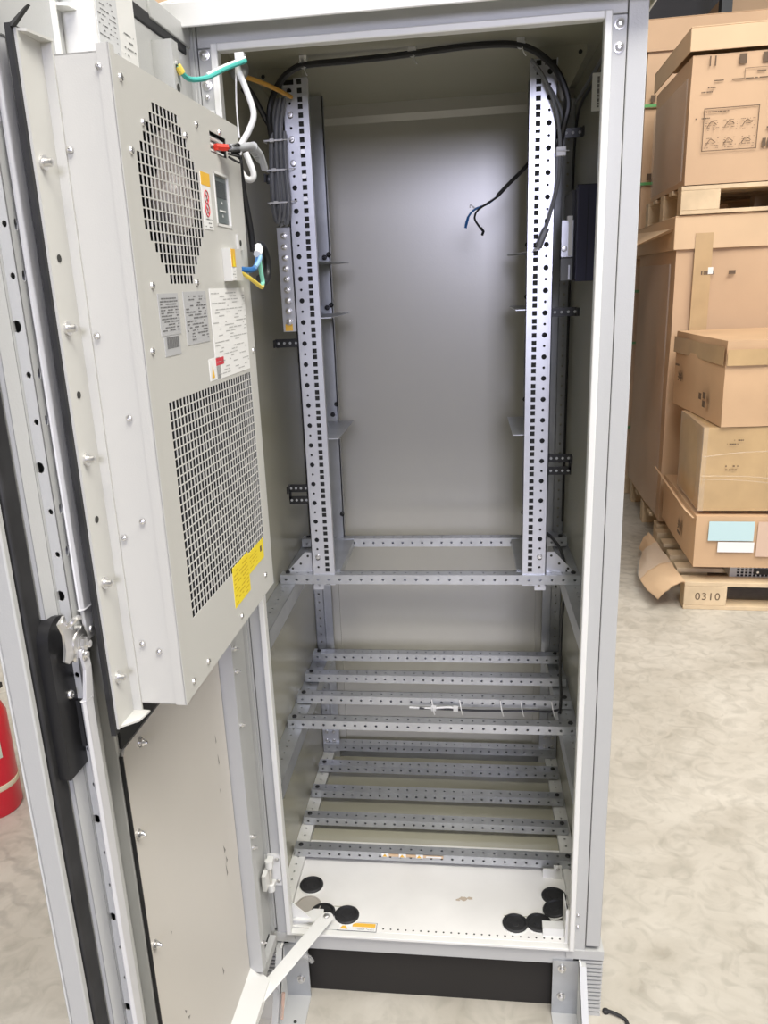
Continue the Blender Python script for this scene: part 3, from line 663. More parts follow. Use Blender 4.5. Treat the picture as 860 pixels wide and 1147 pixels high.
# ---- device above the air conditioner
dev = empty('power_unit', TD @ Tr(.43, .016, -.082), 'white ribbed unit with printed labels above the air conditioner on the open door', 'power unit')
b = MB(); b.box(.372, .484, .016, .0565, -.082, .21, WHITE); b.build('body', dev, T=TD, bevel=.002)
for z in (-.030, .002, .034, .066, .098):
    b = MB(); b.prism([(.484, .018), (.508, .018), (.500, .034), (.484, .036)], z, z+.003, 'z', WHITE); b.build('side_rib', dev, T=TD)
b = MB(); b.box(.506, .509, .016, .024, -.080, .21, WHITE); b.build('edge_strip', dev, T=TD)
b = MB(); b.label((.480, .0565, -.080), U, V, .055, .090, mat('pale_grey_label', (.60, .61, .61), .5)); b.marks((.478, .0571, -.075), U, V, .046, .062, 12, INK, .5, 11, .22)
b.marks((.479, .0571, -.010), U, V, .035, .006, 1, INK, .95, 3, .8); b.marks((.420, .0567, -.076), U, V, .040, .045, 6, INK, .5, 13, .22); b.build('rating_label', dev, T=TD)
b = MB(); VH = mat('vent_dimple_grey', (.30, .30, .28), .7)
for i in range(9):
    for j in range(4): b.cyl((.447-i*.0080-(j % 2)*.004, .0563, .044-j*.0075), (0,1,0), .0021, .0005, VH, 8)
b.build('vent_holes', dev, T=TD)

# ================================================================ things mounted in the cabinet
gb = MB(); gb.box(-.296, -.268, -.008, -.002, -.418, -.208, ZINCL)
g0 = gb.build('grounding_bar', bevel=.0008); tag(g0, 'silver bar of grounding screws beside the left mounting rail', 'grounding bar')
screws(g0, [((-.282, -.008, -.225-i*.0215), (0,-1,0), .0075) for i in range(9)], name='terminal_screw', prof=lambda r: [(.0075,0),(.0075,.002),(.0055,.002),(.0055,.005),(.002,.006),(.002,.004)])
b = MB(); b.label((-.291, -.008, -.416), (1,0,0), (0,0,1), .016, .014, OLAB)
b.build('orange_tag', g0)
# cable clamps
def clamp(x0, x1, z, y, double, label):
    b = MB()
    for dz in ((0, -.028) if double else (0,)):
        b.box(x0, x1, y, y+.004, z+dz-.009, z+dz+.009, BLK)
        for k in range(4): b.cyl((x0+(x1-x0)*(k+.5)/4, y-.0002, z+dz), (0,-1,0), .003, .0005, LGR, 8)
    if double: b.box(x0, x0+.006, y, y+.004, z-.028, z, BLK) if x0 < 0 else b.box(x1-.006, x1, y, y+.004, z-.028, z, BLK)
    sx = -1 if x0 < 0 else 1
    xe = x0 if sx < 0 else x1
    b.box(xe, xe-sx*.004, y-.022, y+.002, z-.008, z+.008, BLK)
    tag(b.build('cable_clamp', bevel=.0005), label, 'cable clamp', 'black perforated cable clamps on the rails')
clamp(-.314, -.268, -.112, .012, False, 'upper left black cable clamp behind the grey cable loops')
clamp(-.320, -.268, -.443, .012, False, 'middle left black cable clamp just below the grounding bar')
clamp(-.314, -.268, -.768, .012, True, 'lower left black cable clamp, double armed, by the left rail')
clamp(.268, .320, -.063, .012, False, 'upper right black cable clamp under the thick black cable')
clamp(.268, .322, -.400, .012, False, 'middle right black cable clamp below the dark wall module')
clamp(.268, .318, -.708, .012, True, 'lower right black cable clamp, double armed, by the right rail')
# wall module
mod = empty('wall_module', Tr(.33, .06, H-.35), 'dark blue-black rectangular module on the inner right wall', 'module')
NAVY = mat('module_navy_face', (.05, .052, .10), .35)
b = MB(); b.box(.312, .3505, -.006, .03, -.340, -.160, NAVY); b.box(.3315, .3325, -.0066, -.006, -.339, -.161, BLK); b.box(.3105, .3505, -.0055, .028, -.3405, -.336, BLK); b.box(.3105, .3505, -.0055, .028, -.1635, -.1585, BLK)
b.build('front_cover', mod, bevel=.001)
b = MB(); b.box(.306, .350, .03, .16, -.338, -.165, BLK); b.build('body', mod)
b = MB(); b.box(.285, .308, .02, .022, -.292, -.222, ZINCL); b.box(.296, .306, .018, .034, -.225, -.214, WHITE); b.box(.2985, .306, .016, .020, -.29, -.225, WHITE); b.screw((.291, .02, -.276), (0,-1,0), .006); b.box(.285, .308, .020, .03, -.338, -.295, GCAB)
b.box(.300, .303, .018, .02, -.336, -.308, ZINCL)
b.build('mounting_bracket', mod)
# cables
def cable(name, pts, r, mt, label, cat='cable', n=8, parts=None, sub=6, group=None):
    b = MB(); b.tube(pts, r, mt, n, sub)
    o = b.build(name); tag(o, label, cat, group)
    return o
cable('power_cable', [(-.283,.006,-.11), (-.290,-.012,-.05), (-.290,-.028,-.005), (-.281,-.03,.028), (-.259,-.03,.060), (-.233,-.03,.076), (-.207,-.03,.081), (-.111,-.03,.082), (-.009,-.03,.085), (.092,-.03,.090), (.174,-.03,.088), (.215,-.03,.077), (.249,-.03,.053), (.271,-.03,.024), (.285,-.03,-.017), (.279,-.025,-.055), (.274,.005,-.09)], .0062, BCAB, 'thick black cable running under the cabinet ceiling from rail to rail')
ct = None
for x, z in ((-.216, .078), (-.006, .083), (.196, .082)):
    b = MB(); b.rev((x, -.034, z+.004), (0,1,.1), [(.0085,0),(.0085,.004),(.0075,.004),(.0075,0)], WCAB, 14); b.box(x-.007, x+.007, -.032, -.022, z+.010, .0975, WCAB)
    b.tube([(x+.002, -.037, z-.002), (x+.005, -.042, z-.012), (x+.009, -.046, z-.019)], .0011, WCAB, 6)
    tag(b.build('cable_tie'), {-.216: 'left', -.006: 'middle', .196: 'right'}[x] + ' one of three white ties holding the black ceiling cable', 'cable tie', 'ties on the ceiling cable')
for k in range(6):
    x = -.298+.0045*k; zb = -.196-(k % 3)*.004; y = -.012-.008*(k % 2)
    cable('grey_cable', [(x+.016, y+.004, .03), (x+.006, y, -.02), (x, y, -.10), (x-.001, y, -.17), (x+.005, y-.002, zb), (x+.013, y-.004, -.165), (x+.011, y-.002, -.10), (x+.012, y+.002, -.03)], .0036, GCAB, 'grey cable of the looped bundle tied beside the left rail', group='looped grey cables beside the left rail')
for z, lb in ((-.047, 'upper'), (-.101, 'middle'), (-.162, 'lower')):
    b = MB(); b.box(-.306, -.266, -.030, -.028, z-.0015, z+.0015, WCAB); b.box(-.292, -.284, -.033, -.028, z-.003, z+.003, WCAB); b.box(-.306, -.304, -.03, -.002, z-.0015, z+.0015, WCAB); b.tube([(-.268, -.029, z), (-.258, -.018, z+.002), (-.250, -.003, z+.004)], .001, WCAB, 6)
    tag(b.build('cable_tie'), lb + ' white zip tie round the looped grey cables', 'cable tie', 'ties on the grey loops')
cable('strap_cable', [(-.335,-.05,.06), (-.315,-.04,.03), (-.300,-.02,-.005), (-.282,0,-.04)], .0055, BCAB, 'flat black strap slanting from the left wall to the loops')
cable('strap_cable', [(-.345,-.02,.05), (-.318,-.01,.02), (-.290,0,-.02)], .0025, BCAB, 'thin black cable slanting behind the flat black strap')
cable('grey_cable', [(.216,-.022,.062), (.240,-.022,.030), (.262,-.022,-.02), (.272,-.022,-.07), (.273,-.022,-.13), (.268,-.024,-.17), (.256,-.024,-.215), (.246,-.022,-.247)], .0034, GCAB, 'grey cable hanging down along the right rail to a plug')
b = MB(); b.tube([(.250,-.022,-.238), (.243,-.024,-.254), (.236,-.022,-.272)], .0075, GCAB, 8, 3); b.tube([(.236,-.022,-.272), (.226,-.020,-.278)], .002, ZINCL, 6, 1)
tag(b.build('cable_plug'), 'dark grey plug at the end of the right rail cable', 'plug')
b = MB(); b.box(.266, .284, -.028, -.016, -.108, -.092, WCAB); b.tube([(.262, -.03, -.099), (.29, -.03, -.100)], .001, WCAB, 6, 1); tag(b.build('cable_clip', bevel=.001), 'small white clip on the right rail cable', 'clip')
cable('grey_cable', [(.222,-.015,.052), (.252,-.010,.015), (.276,-.008,-.03), (.283,-.006,-.10)], .003, GCAB, 'second grey cable curving behind the first at the right rail top')
# two core cable hanging behind the right rail
lead = empty('loose_lead', Tr(.16, .15, H-.16), 'loose black and blue two-core lead hanging before the back panel', 'cable')
b = MB(); b.tube([(.250,.05,-.075), (.215,.11,-.11), (.185,.14,-.135), (.160,.15,-.158)], .0042, BCAB, 8); b.build('sheath', lead)
b = MB(); b.tube([(.165,.149,-.155), (.140,.15,-.172), (.112,.15,-.182), (.098,.15,-.197), (.092,.15,-.215)], .0023, BLU, 8); b.tube([(.098,.15,-.197),(.092,.15,-.219)], .0032, BLU, 6, 1); b.build('blue_core', lead)
b = MB(); b.tube([(.165,.147,-.157), (.138,.147,-.172), (.118,.147,-.185), (.112,.147,-.20), (.120,.147,-.215), (.130,.147,-.227)], .0022, BCAB, 8); b.tube([(.125,.147,-.22),(.131,.147,-.228),(.128,.147,-.236)], .0034, BCAB, 6, 1); b.build('black_core', lead)
b = MB(); b.tube([(.112,.149,-.180), (.104,.149,-.172), (.102,.149,-.178)], .0016, WCAB, 6); b.build('tape', lead)
cable('door_stop_rod', [(.340,-.11,.045), (.339,.05,.040), (.338,.16,.012), (.337,.285,.045)][:1]+[(.338,.31,.040)], .0035, GCAB, 'thin dark rod slanting along the top of the right wall', 'rod', sub=1)
cable('wall_cable_and_gap_shade', [(.346,-.10,.036), (.346,.05,.034), (.346,.25,.034), (.346,.34,.0), (.3462,.375,-.12), (.3462,.380,-.6), (.3462,.380,-.96)], .0032, BCAB, 'black cable along the right inner wall, its drop standing for the shaded gap by the rear post')  # vertical run drawn black in place of the shaded gap beside the rear post
cable('wall_cable_and_gap_shade', [(.268,.04,-.885), (.285,.04,-.90), (.305,.03,-.93), (.318,.02,-.985), (.317,.035,-1.02), (.314,.05,-1.08), (.313,.06,-1.16), (.314,.06,-1.25), (.318,.06,-1.31), (.314,.045,-1.352)], .0036, BCAB, 'black cable curving past the lower right gusset down to the beams')
cable('sensor_cable', [(.314,.062,-1.35), (.29,.062,-1.356), (.255,.060,-1.354), (.22,.060,-1.3545), (.17,.060,-1.3555), (.12,.060,-1.3565), (.06,.060,-1.355), (-.03,.060,-1.353)], .0030, BCAB, 'thin black cable tied under the second middle beam')
b = MB(); b.tube([(-.055,.060,-1.352), (-.02,.060,-1.353), (.01,.058,-1.351), (.045,.058,-1.348), (.065,.060,-1.353)], .0028, WCAB, 6)
for (x) in (.0,.055): b.box(x, x+.012, .055, .063, -1.358, -1.346, WCAB)
tag(b.build('white_connector'), 'white connectors on the thin cable under the middle beam', 'connector')
for i, x in enumerate((.005, .075, .175, .225, .300)):
    b = MB(); b.tube([(x-.004, .069, -1.333), (x, .053, -1.352), (x+.004, .051, -1.366)], .0013, WCAB, 6); tag(b.build('cable_tie'), 'white zip tie on the beam cable, number %s from the left' % ('one', 'two', 'three', 'four', 'five')[i], 'cable tie', 'ties under the middle beam')
# wiring around the air conditioner plug
def D(s_, p, z): q = TD @ Vector((s_, p, z)); return (q.x, q.y, q.z-H)
EW = [(-0.3245, -0.468, -0.0112), (-0.3207, -0.462, -0.0195), (-0.3148, -0.44, -0.0235), (-0.2985, -0.41, -0.0158), (-0.2787, -0.375, 0.0027), (-0.2535, -0.34, 0.0201)]
gw = empty('earth_wire', Tr(-.32, -.40, H), 'green and yellow earth wire arching from the door edge to the frame', 'wire')
b = MB(); b.tube([EW[0], EW[1], EW[2], EW[3], EW[4], EW[5]], .0038, GRN, 8); b.build('wire', gw)
b = MB(); b.tube([EW[0], EW[1]], .0054, YEL, 8, 1); b.build('yellow_sleeve', gw)
b = MB(); b.tube([(EW[3][0], EW[3][1], EW[3][2]+.004), (EW[4][0], EW[4][1], EW[4][2]+.004), (EW[5][0], EW[5][1], EW[5][2]+.004)], .0024, WCAB, 8); b.build('white_stripe', gw)
b = MB(); b.rev((EW[0][0]-.012, EW[0][1], EW[0][2]+.004), (1,0,0), [(.006,0),(.006,.006),(.003,.008),(.003,.013)], STEEL, 10); b.build('lug_bolt', gw)
wc = empty('white_cable', Tr(-.26, -.33, H-.1), 'white cable looping from the frame corner to the door unit', 'cable')
b = MB(); b.tube([(-.266,-.335,.026), (-.268,-.335,.010), (-.258,-.335,-.018), (-.248,-.335,-.055), (-.257,-.338,-.080), (-.272,-.345,-.105), (-.276,-.35,-.130), (-.268,-.35,-.150), (-.258,-.35,-.156), (-.252,-.35,-.147), (-.262,-.352,-.115)], .0050, WCAB, 10); b.build('sheath', wc)
b = MB(); b.tube([(-.272,-.330,.022), (-.276,-.332,-.04), (-.275,-.335,-.09)], .0014, WCAB, 6); b.build('thin_core', wc)
b = MB(); b.box(-.270, -.255, -.345, -.332, .021, .032, WCAB); b.build('end_clip', wc, bevel=.001)
pc = empty('plug_lead', Tr(-.27, -.40, H-.11), 'grey ribbed plug with red connector pushed into the door unit', 'plug')
b = MB(); b.tube([D(.250,P1+.012,-.140), D(.215,P1+.020,-.135), D(.185,P1+.026,-.130), D(.155,P1+.030,-.137), D(.132,P1+.030,-.153)], .0055, LGR, 10)
for k in range(6): b.tube([D(.178-k*.007,P1+.026,-.129-k*.0022), D(.174-k*.007,P1+.026,-.1305-k*.0022)], .0078-.0003*k, LGR, 10, 1)
b.build('plug_body', pc)
b = MB(); b.tube([D(.272,P1+.0,-.141), D(.252,P1+.010,-.140)], .0048, RED, 6, 1); b.build('red_tip', pc)
b = MB()
for k in range(4): b.tube([D(.255,P1+.012,-.152+.004*k), D(.238,P1+.022,-.158+.008*k), D(.222,P1+.018,-.150+.004*k), D(.245,P1+.014,-.146)], .0016, BCAB, 6)
b.build('black_wires', pc)
cable('black_cable', [D(.148,P1-.005,-.135), D(.138,P1-.005,-.18), D(.116,P1-.005,-.23), D(.108,P1-.005,-.27)], .0052, BCAB, 'black cable dropping behind the right edge of the door unit')
rg = empty('cable_ring', TD @ Tr(.14, .115, -.31), 'black looped cable with coloured cores beside the terminal cover', 'cable')
b = MB(); b.tube([D(.155,P1+.012,-.270), D(.118,P1+.012,-.262), D(.092,P1+.012,-.280), D(.093,P1+.012,-.305), D(.118,P1+.012,-.318), D(.142,P1+.012,-.312)], .0062, BCAB, 10); b.build('black_loop', rg)
b = MB(); b.tube([D(.150,P1+.014,-.268), D(.176,P1+.020,-.288), D(.205,P1+.020,-.300), D(.235,P1+.010,-.300)], .0042, BLU, 8); b.tube([D(.150,P1+.018,-.264), D(.176,P1+.024,-.284), D(.205,P1+.024,-.297)], .0032, LBLU, 8); b.build('blue_core', rg)
b = MB(); b.tube([D(.160,P1+.018,-.272), D(.162,P1+.020,-.300), D(.155,P1+.020,-.318), D(.168,P1+.020,-.325)], .0035, mat('mint_wire', (.25, .62, .48), .4), 8); b.build('green_core', rg)
b = MB(); b.tube([D(.235,P1+.010,-.303), D(.200,P1+.020,-.318), D(.172,P1+.022,-.326), D(.160,P1+.020,-.322)], .0030, YEL, 8); b.build('yellow_core', rg)
b = MB(); b.tube([D(.175,P1+.020,-.278), D(.163,P1+.020,-.272), D(.152,P1+.016,-.266)], .0062, WCAB, 8, 2); b.build('white_wrap', rg)
rd = MB(); rd.rev((-.300,-.20,.040), (0,-1,0), [(.016,0),(.018,.004),(.016,.010),(.010,.014),(.004,.018)], ZINC, 20)
rd.rev((-.300,-.218,.040), (0,-1,0), [(.006,0),(.006,.006),(.003,.008)], STEEL, 10)
o = rd.build('earth_terminal'); tag(o, 'round metal earth terminal inside the upper left corner', 'terminal')
cable('earth_strap', [(-.296,-.214,.030), (-.270,-.12,.032), (-.246,-.018,.030)], .0042, ORG, 'orange-brown wire from the corner terminal to the left rail', 'wire')
# screw bag tied at the left foot
bagm = MB(); rnd = random.Random(3); rows = []
for i in range(9):
    t = i/8; z = -1.775-.13*t; c = Vector((-.352-.010*t, -.385-.02*t, z)); rr = (.010+.030*math.sin(min(1, t*1.25)*math.pi*.62))
    rows.append([c + Vector((math.cos(a)*rr*(1+.25*noise.noise(Vector((i*.7, a*2, 1)))), math.sin(a)*rr*.7*(1+.25*noise.noise(Vector((i*.9, a*2, 5)))), .004*noise.noise(Vector((i, a*3, 2))))) for a in [2*math.pi*k/16 for k in range(16)]])
bagm.grid(rows, BAG, True, True, True)
bg_ = bagm.build('screw_bag'); tag(bg_, 'clear plastic bag of fixings hanging by the left foot', 'plastic bag')
b = MB()
for k in range(5): b.tube([(-.345+.006*k, -.40, -1.89+.004*k), (-.335+.004*k, -.375, -1.85+.006*k)], .004, STEEL if k % 2 else mat('pinkish_foam', (.55, .38, .30), .7), 6, 1)
b.build('fixings', bg_)
b = MB(); b.tube([(-.315,-.33,-1.79), (-.295,-.325,-1.770), (-.272,-.322,-1.775), (-.262,-.32,-1.79)], .006, BAG, 8); b.build('bag_neck', bg_)
# small black piece on the floor
b = MB(); b.tube([(.391,-.300,-1.894), (.405,-.304,-1.894), (.420,-.311,-1.895), (.431,-.319,-1.896), (.434,-.334,-1.896)], .0042, RUB, 8, 5, .6); b.rev((.392,-.300,-1.9), (0,0,1), [(.007,0),(.007,.006),(.003,.008)], RUB, 12)
tag(b.build('rubber_hook'), 'small black hooked strip lying on the floor by the right foot', 'rubber strip')

# ================================================================ stacked cartons on the right
TB = Matrix.Translation((0, 0, 0))
def frame(x, y, z, rot=.055):      # box frame: origin front-left-bottom, u right, v back
    return Tr(x, y, H+z) @ Matrix.Rotation(-rot, 4, 'Z')
def rumple(b, x0, x1, y0, y1, z0, z1, mt, amp, seed, nx=8, ny=8, nz=6):
    """closed box with softly dented board faces"""
    def P(x, y, z):
        e = Vector((x*2.1+seed*7, y*2.1, z*2.1)); k = noise.noise(e)*amp; k2 = noise.noise(e*1.7+Vector((9,3,1)))*amp
        fx = math.sin(math.pi*(x-x0)/(x1-x0)); fy = math.sin(math.pi*(y-y0)/(y1-y0)); fz = math.sin(math.pi*(z-z0)/(z1-z0))
        X, Y, Z = x, y, z
        if x in (x0, x1): X += k*(.3+fy*fz*2)
        if y in (y0, y1): Y += k2*(.3+fx*fz*2)
        if z in (z0, z1): Z += k*.6*fx*fy
        return (X+k2*.25, Y, Z)
    L = lambda a, c, n: [a+(c-a)*i/n if 0 < i < n else (a if i == 0 else c) for i in range(n+1)]
    xs, ys, zs = L(x0, x1, nx), L(y0, y1, ny), L(z0, z1, nz)
    b.grid([[P(x, y0, z) for x in xs] for z in zs], mt, True); b.grid([[P(x, y1, z) for x in xs[::-1]] for z in zs], mt, True)
    b.grid([[P(x0, y, z) for y in ys[::-1]] for z in zs], mt, True); b.grid([[P(x1, y, z) for y in ys] for z in zs], mt, True)
    b.grid([[P(x, y, z1) for x in xs] for y in ys], mt, True); b.grid([[P(x, y, z0) for x in xs] for y in ys[::-1]], mt, True)
def carton(name, x, y, z, w_, d_, h_, mt, label, cat='carton', rot=.055, seed=1, amp=.012, group=None, tape=True):
    T = frame(x, y, z, rot); o = empty(name, T, label, cat, group)
    b = MB(); rumple(b, 0, w_, 0, d_, 0, h_, mt, amp, seed); b.build('board_body', o, T=T)
    return o, T
def lid(o, T, w_, d_, z0, z1, mt=CARDL, ov=.018, cut=None):
    b = MB(); t = .006
    b.box(-ov, w_+ov, -ov, -ov+t, z0, z1, mt); b.box(-ov, -ov+t, -ov+t, d_+ov, z0+.0, z1, mt); b.box(w_+ov-t, w_+ov, -ov+t, d_+ov, z0, z1, mt); b.box(-ov, w_+ov, -ov, d_+ov, z1, z1+t, mt)
    b.build('lid', o, T=T, bevel=.003)
def blossom(b, o_, U, V, r, mt, k=8):
    o_ = Vector(o_); U = Vector(U); V = Vector(V)
    for i in range(k):
        a = math.radians(200-i*220/(k-1)); dx, dy = math.cos(a), math.sin(a); l = r*(1 if 1 < i < k-2 else .8)
        p0 = o_; p1 = o_+U*(dx*l*.55-dy*l*.13)+V*(dy*l*.55+dx*l*.13); p2 = o_+U*dx*l+V*dy*l; p3 = o_+U*(dx*l*.55+dy*l*.13)+V*(dy*l*.55-dx*l*.13)
        b.face([p0, p3, p2, p1], mt)
def pallet(name, x, y, z, w_, d_, label, text=None, rot=.055):
    T = frame(x, y, z, rot); o = empty(name, T, label, 'pallet')
    for i in range(3):
        for j in range(3):
            bx = (0, (w_-.2)/2, w_-.2)[i]; by = (0, (d_-.1)/2, d_-.1)[j]
            b = MB(); b.box(bx, bx+.195, by, by+.095, .020, .118, WOOD); blk = b.build('block', o, T=T, bevel=.003)
            if text and i == 0 and j == 0:
                c = bpy.data.curves.new('stamp', 'FONT'); c.body = text; c.size = .052; c.extrude = .0004; c.space_character = 1.15
                t_ = bpy.data.objects.new('stamp', c); C.objects.link(t_)
                dg = bpy.context.evaluated_depsgraph_get(); me = bpy.data.meshes.new_from_object(t_.evaluated_get(dg)); bpy.data.objects.remove(t_)
                me.materials.append(BOXINK); s_ = bpy.data.objects.new('stamped_number', me); C.objects.link(s_)
                TT = T @ Tr(.05, -.0006, .050) @ Matrix.Rotation(math.pi/2, 4, 'X'); s_.parent = blk; s_.matrix_parent_inverse = WM[blk.name].inverted(); s_.matrix_basis = TT
    for j in range(3):
        by = (0, (d_-.1)/2, d_-.1)[j]; b = MB(); b.box(0, w_, by, by+.095, .0, .020, WOOD); b.build('bottom_board', o, T=T, bevel=.002)
    for i in range(5):
        by = (d_-.1)*i/4; b = MB(); b.box(0, w_, by, by+.1, .118, .140, WOOD); b.build('deck_board', o, T=T, bevel=.002)
    return o, T
# near pallet and what stands on it
pallet('wooden_pallet', 1.130, 2.055, -1.9, 1.15, .90, 'pale wooden pallet stamped 0310 under the nearest cartons', '0310')
T = frame(1.375, 2.13, -1.760); gd = empty('perforated_device', T, 'light grey perforated metal device lying on the near pallet', 'device')
b = MB(); nx_, nz_ = 26, 5; cs = []
cw = .48/nx_; chh = .072/nz_
for i in range(nx_):
    for j in range(nz_):
        inn = not (4 < i < 14 and 0 < j < 3)
        cs.append((i*cw+.01, (i+1)*cw+.01, j*chh, (j+1)*chh, ((i+.5)*cw+.01, (j+.5)*chh, .0062, .0055, 's') if inn else None))
b.cells((0, 0, 0), (1,0,0), (0,0,1), .0015, cs, PAINT); b.box(-.02, .01, -.0, .5, 0, .074, PAINT); b.box(.01, .5, .002, .5, .0725, .074, PAINT); b.box(.01, .49, .012, .014, 0, .072, DARK)
b.build('vented_casing', gd, T=T)
b = MB(); b.box(4.9*cw, 14.2*cw, -.006, -.001, 1.0*chh, 3*chh, HOLE); b.rev((.105, -.006, .028), (0,-1,0), [(.006,0),(.006,.006)], STEEL, 10); b.build('handle_recess', gd, T=T)
o, T = carton('flat_carton', 1.162, 2.06, -1.684, 1.0, .86, .252, CARD2, 'flat open-topped carton with pale blue label, lowest on the near pallet', seed=3, amp=.014)
b = MB(); b.label((.055, -.012, .135), (1,0,0), (0,0,1), .20, .095, mat('pale_blue_label', (.50, .68, .70), .4)); b.label((.10, -.0135, .08), (1,0,0), (0,0,1), .16, .05, PAPER); b.build('address_label', o, T=T)
b = MB(); b.label((.27, -.013, .06), (1,0,0), (0,0,1), .3, .17, mat('pinkish_flap', (.62, .45, .34), .7)); b.cyl((.385, -.012, .15), (0,-1,0), .03, .006, BLK, 16); b.build('torn_flap', o, T=T)
b = MB(); blossom(b, (-.016, .30, .11), (0,-1,0), (0,0,1), .055, BOXINK); b.label((-.0165, .335, .075), (0,-1,0), (0,0,1), .07, .016, BOXINK, .0005); b.build('printed_mark', o, T=T)
b = MB(); b.hexa([(-.02,-.01,.245),(-.012,-.01,.245),(-.012,.86,.245),(-.02,.86,.245),(-.06,.0,.285),(-.052,.0,.285),(-.052,.86,.30),(-.06,.86,.30)], CARD2); b.build('side_flap', o, T=T)
o, T = carton('taped_carton', 1.172, 2.085, -1.412, .8, .52, .394, TAPE, 'tape-wrapped carton under clear film, second from the floor', seed=5, amp=.016)
b = MB(); rumple(b, -.006, .02, -.008, .5, .0, .396, FILM, .02, 9); b.build('stretch_film', o, T=T)
b = MB()
for (a, c) in ((.17, .145), (.155, .12), (.26, .285)): b.tube([(-.0, -.012, a), (.2, -.014, (a+c)/2+.01), (.45, -.012, c), (.7, -.012, c)], .002, FILM, 6)
b.marks((.10, -.0125, .31), (1,0,0), (0,0,1), .07, .035, 2, BOXINK, .6, 5); b.marks((.09, -.0125, .19), (1,0,0), (0,0,1), .07, .035, 2, BOXINK, .6, 6); b.build('film_creases', o, T=T)
o, T = carton('dented_carton', 1.235, 2.06, -1.014, .7, .80, .382, CARD2, 'dented carton leaning on the taped carton, third from the floor', seed=8, amp=.014, rot=-.03)
b = MB(); b.label((.0, -.013, .275), (1,0,0), (0,0,1), .7, .07, TAPE, .0005); b.label((-.012, .80, .275), (0,-1,0), (0,0,1), .80, .08, TAPE, .0005); b.build('parcel_tape', o, T=T)
b = MB(); blossom(b, (-.0165, .64, .15), (0,-1,0), (0,0,1), .05, BOXINK); b.marks((-.0165, .75, .20), (0,-1,0), (0,0,1), .10, .03, 1, BOXINK, .9, 2)
for (u, v) in ((-.30, .09), (-.24, .10), (-.24, .06)): b.label((-.0165, -u, v), (0,-1,0), (0,0,1), .04, .03, BOXINK)
b.build('printed_mark', o, T=T)
b = MB(); rows = []
for i in range(13):
    t = i/12; y = 2.02+.80*t; row = []
    for j in range(9):
        q = j/8; x = 1.124-.15*q*(.35+.65*math.sin(math.pi*min(1, .25+t*.85))) ; z = -1.748-.085*q*q+.012*noise.noise(Vector((i*.6, j*.7, 3)))
        row.append((x+.010*noise.noise(Vector((i*.5, j*.5, 8))), y, z))
    rows.append(row)
b.grid(rows, CARDL, True); b.grid([[(x, y, z-.004) for x, y, z in r][::-1] for r in rows], CARDL, True)
o = b.build('cardboard_flap'); tag(o, 'crumpled board flap hanging over the left side of the near pallet', 'cardboard')
b = MB(); b.grid([[(x-.006, y, z+.006+.006*noise.noise(Vector((x*40, y*20, 1)))) for x, y, z in r] for r in rows[4:10]], BAG, True); b.build('film_wrap', o)
# second stack: tall octabin style carton on a pallet, with another pallet and carton above
pallet('wooden_pallet', 1.205, 3.02, -1.9, 1.2, 1.15, 'pallet with green strap under the tall bulging carton')
o, T = carton('tall_carton', 1.215, 3.02, -1.740, 1.2, 1.16, 1.60, CARD, 'tall bulging carton behind the small stacked cartons', seed=2, amp=.028, rot=.035)
lid(o, T, 1.2, 1.16, 1.52, 1.685)
b = MB(); b.hexa([(-.03,.02,1.63),(.02,.0,1.63),(.02,1.1,1.66),(-.03,1.1,1.66),(-.20,.35,1.545),(-.192,.35,1.545),(-.06,1.1,1.66),(-.07,1.1,1.66)], CARDL); b.build('torn_lid_flap', o, T=T)
b = MB(); b.label((.09, -.022, .9), (1,0,0), (0,0,1), .09, .70, TAPE, .0005); b.marks((.13, -.0235, 1.38), (1,0,0), (0,0,1), .07, .035, 1, BOXINK, .7, 9, .6); b.label((.27, -.023, 1.385), (1,0,0), (0,0,1), .035, .02, BOXINK)
b.box(.165, .19, -.024, -.022, 1.39, 1.425, mat('peeled_white', (.8, .78, .74), .7)); b.build('tape_and_marks', o, T=T)
b = MB(); rumple(b, -.03, -.022, .0, 1.14, .05, 1.45, FILM, .03, 4); b.build('stretch_film', o, T=T)
pallet('wooden_pallet', 1.215, 2.99, -.046, 1.2, 1.1, 'upper pallet lying on the tall carton', rot=.04)
o, T = carton('printed_carton', 1.225, 2.985, .098, 1.2, .95, .60, CARD, 'big printed carton with pictograms at the top of the near stack', seed=6, amp=.012, rot=.035)
lid(o, T, 1.2, .95, .615, .72)
b = MB(); Uf, Vf = (1,0,0), (0,0,1)
def outline(b, u, v, w_, h_, t=.0035, y=-.012):
    for a in ((u, u+w_, v, v+t), (u, u+w_, v+h_-t, v+h_), (u, u+t, v, v+h_), (u+w_-t, u+w_, v, v+h_)): b.box(a[0], a[1], y-.001, y, a[2], a[3], BOXINK)
outline(b, .07, .155, .265, .20)
b.marks((.08, -.0125, .33), Uf, Vf, .12, .015, 1, BOXINK, .9, 1)
rnd = random.Random(12)
for i in range(3):
    for j in range(2):
        u0, v0 = .08+i*.085, .165+j*.082; b.marks((u0, -.0125, v0), Uf, Vf, .07, .055, 5, BOXINK, .45, i*3+j, .22)
        b.tube([(u0+.01, -.0125, v0+.02), (u0+.03, -.013, v0+.045), (u0+.055, -.0125, v0+.03)], .0015, BOXINK, 5)
b.marks((.36, -.0125, .155), Uf, Vf, .30, .05, 1, BOXINK, 1, 4, .8)
for k in range(3): b.rev((.40+k*.08, -.012, .25), (0,-1,0), [(.026,0),(.026,.001),(.016,.001),(.016,0)], BOXINK, 3 if k == 0 else 16, False)
b.build('handling_print', o, T=T)
b = MB()
for k, u in enumerate((.08, .105, .22, .33, .45, .55)): b.box(u, u+(.006 if k < 2 else .035), -.013, -.012, .545, .59, BOXINK)
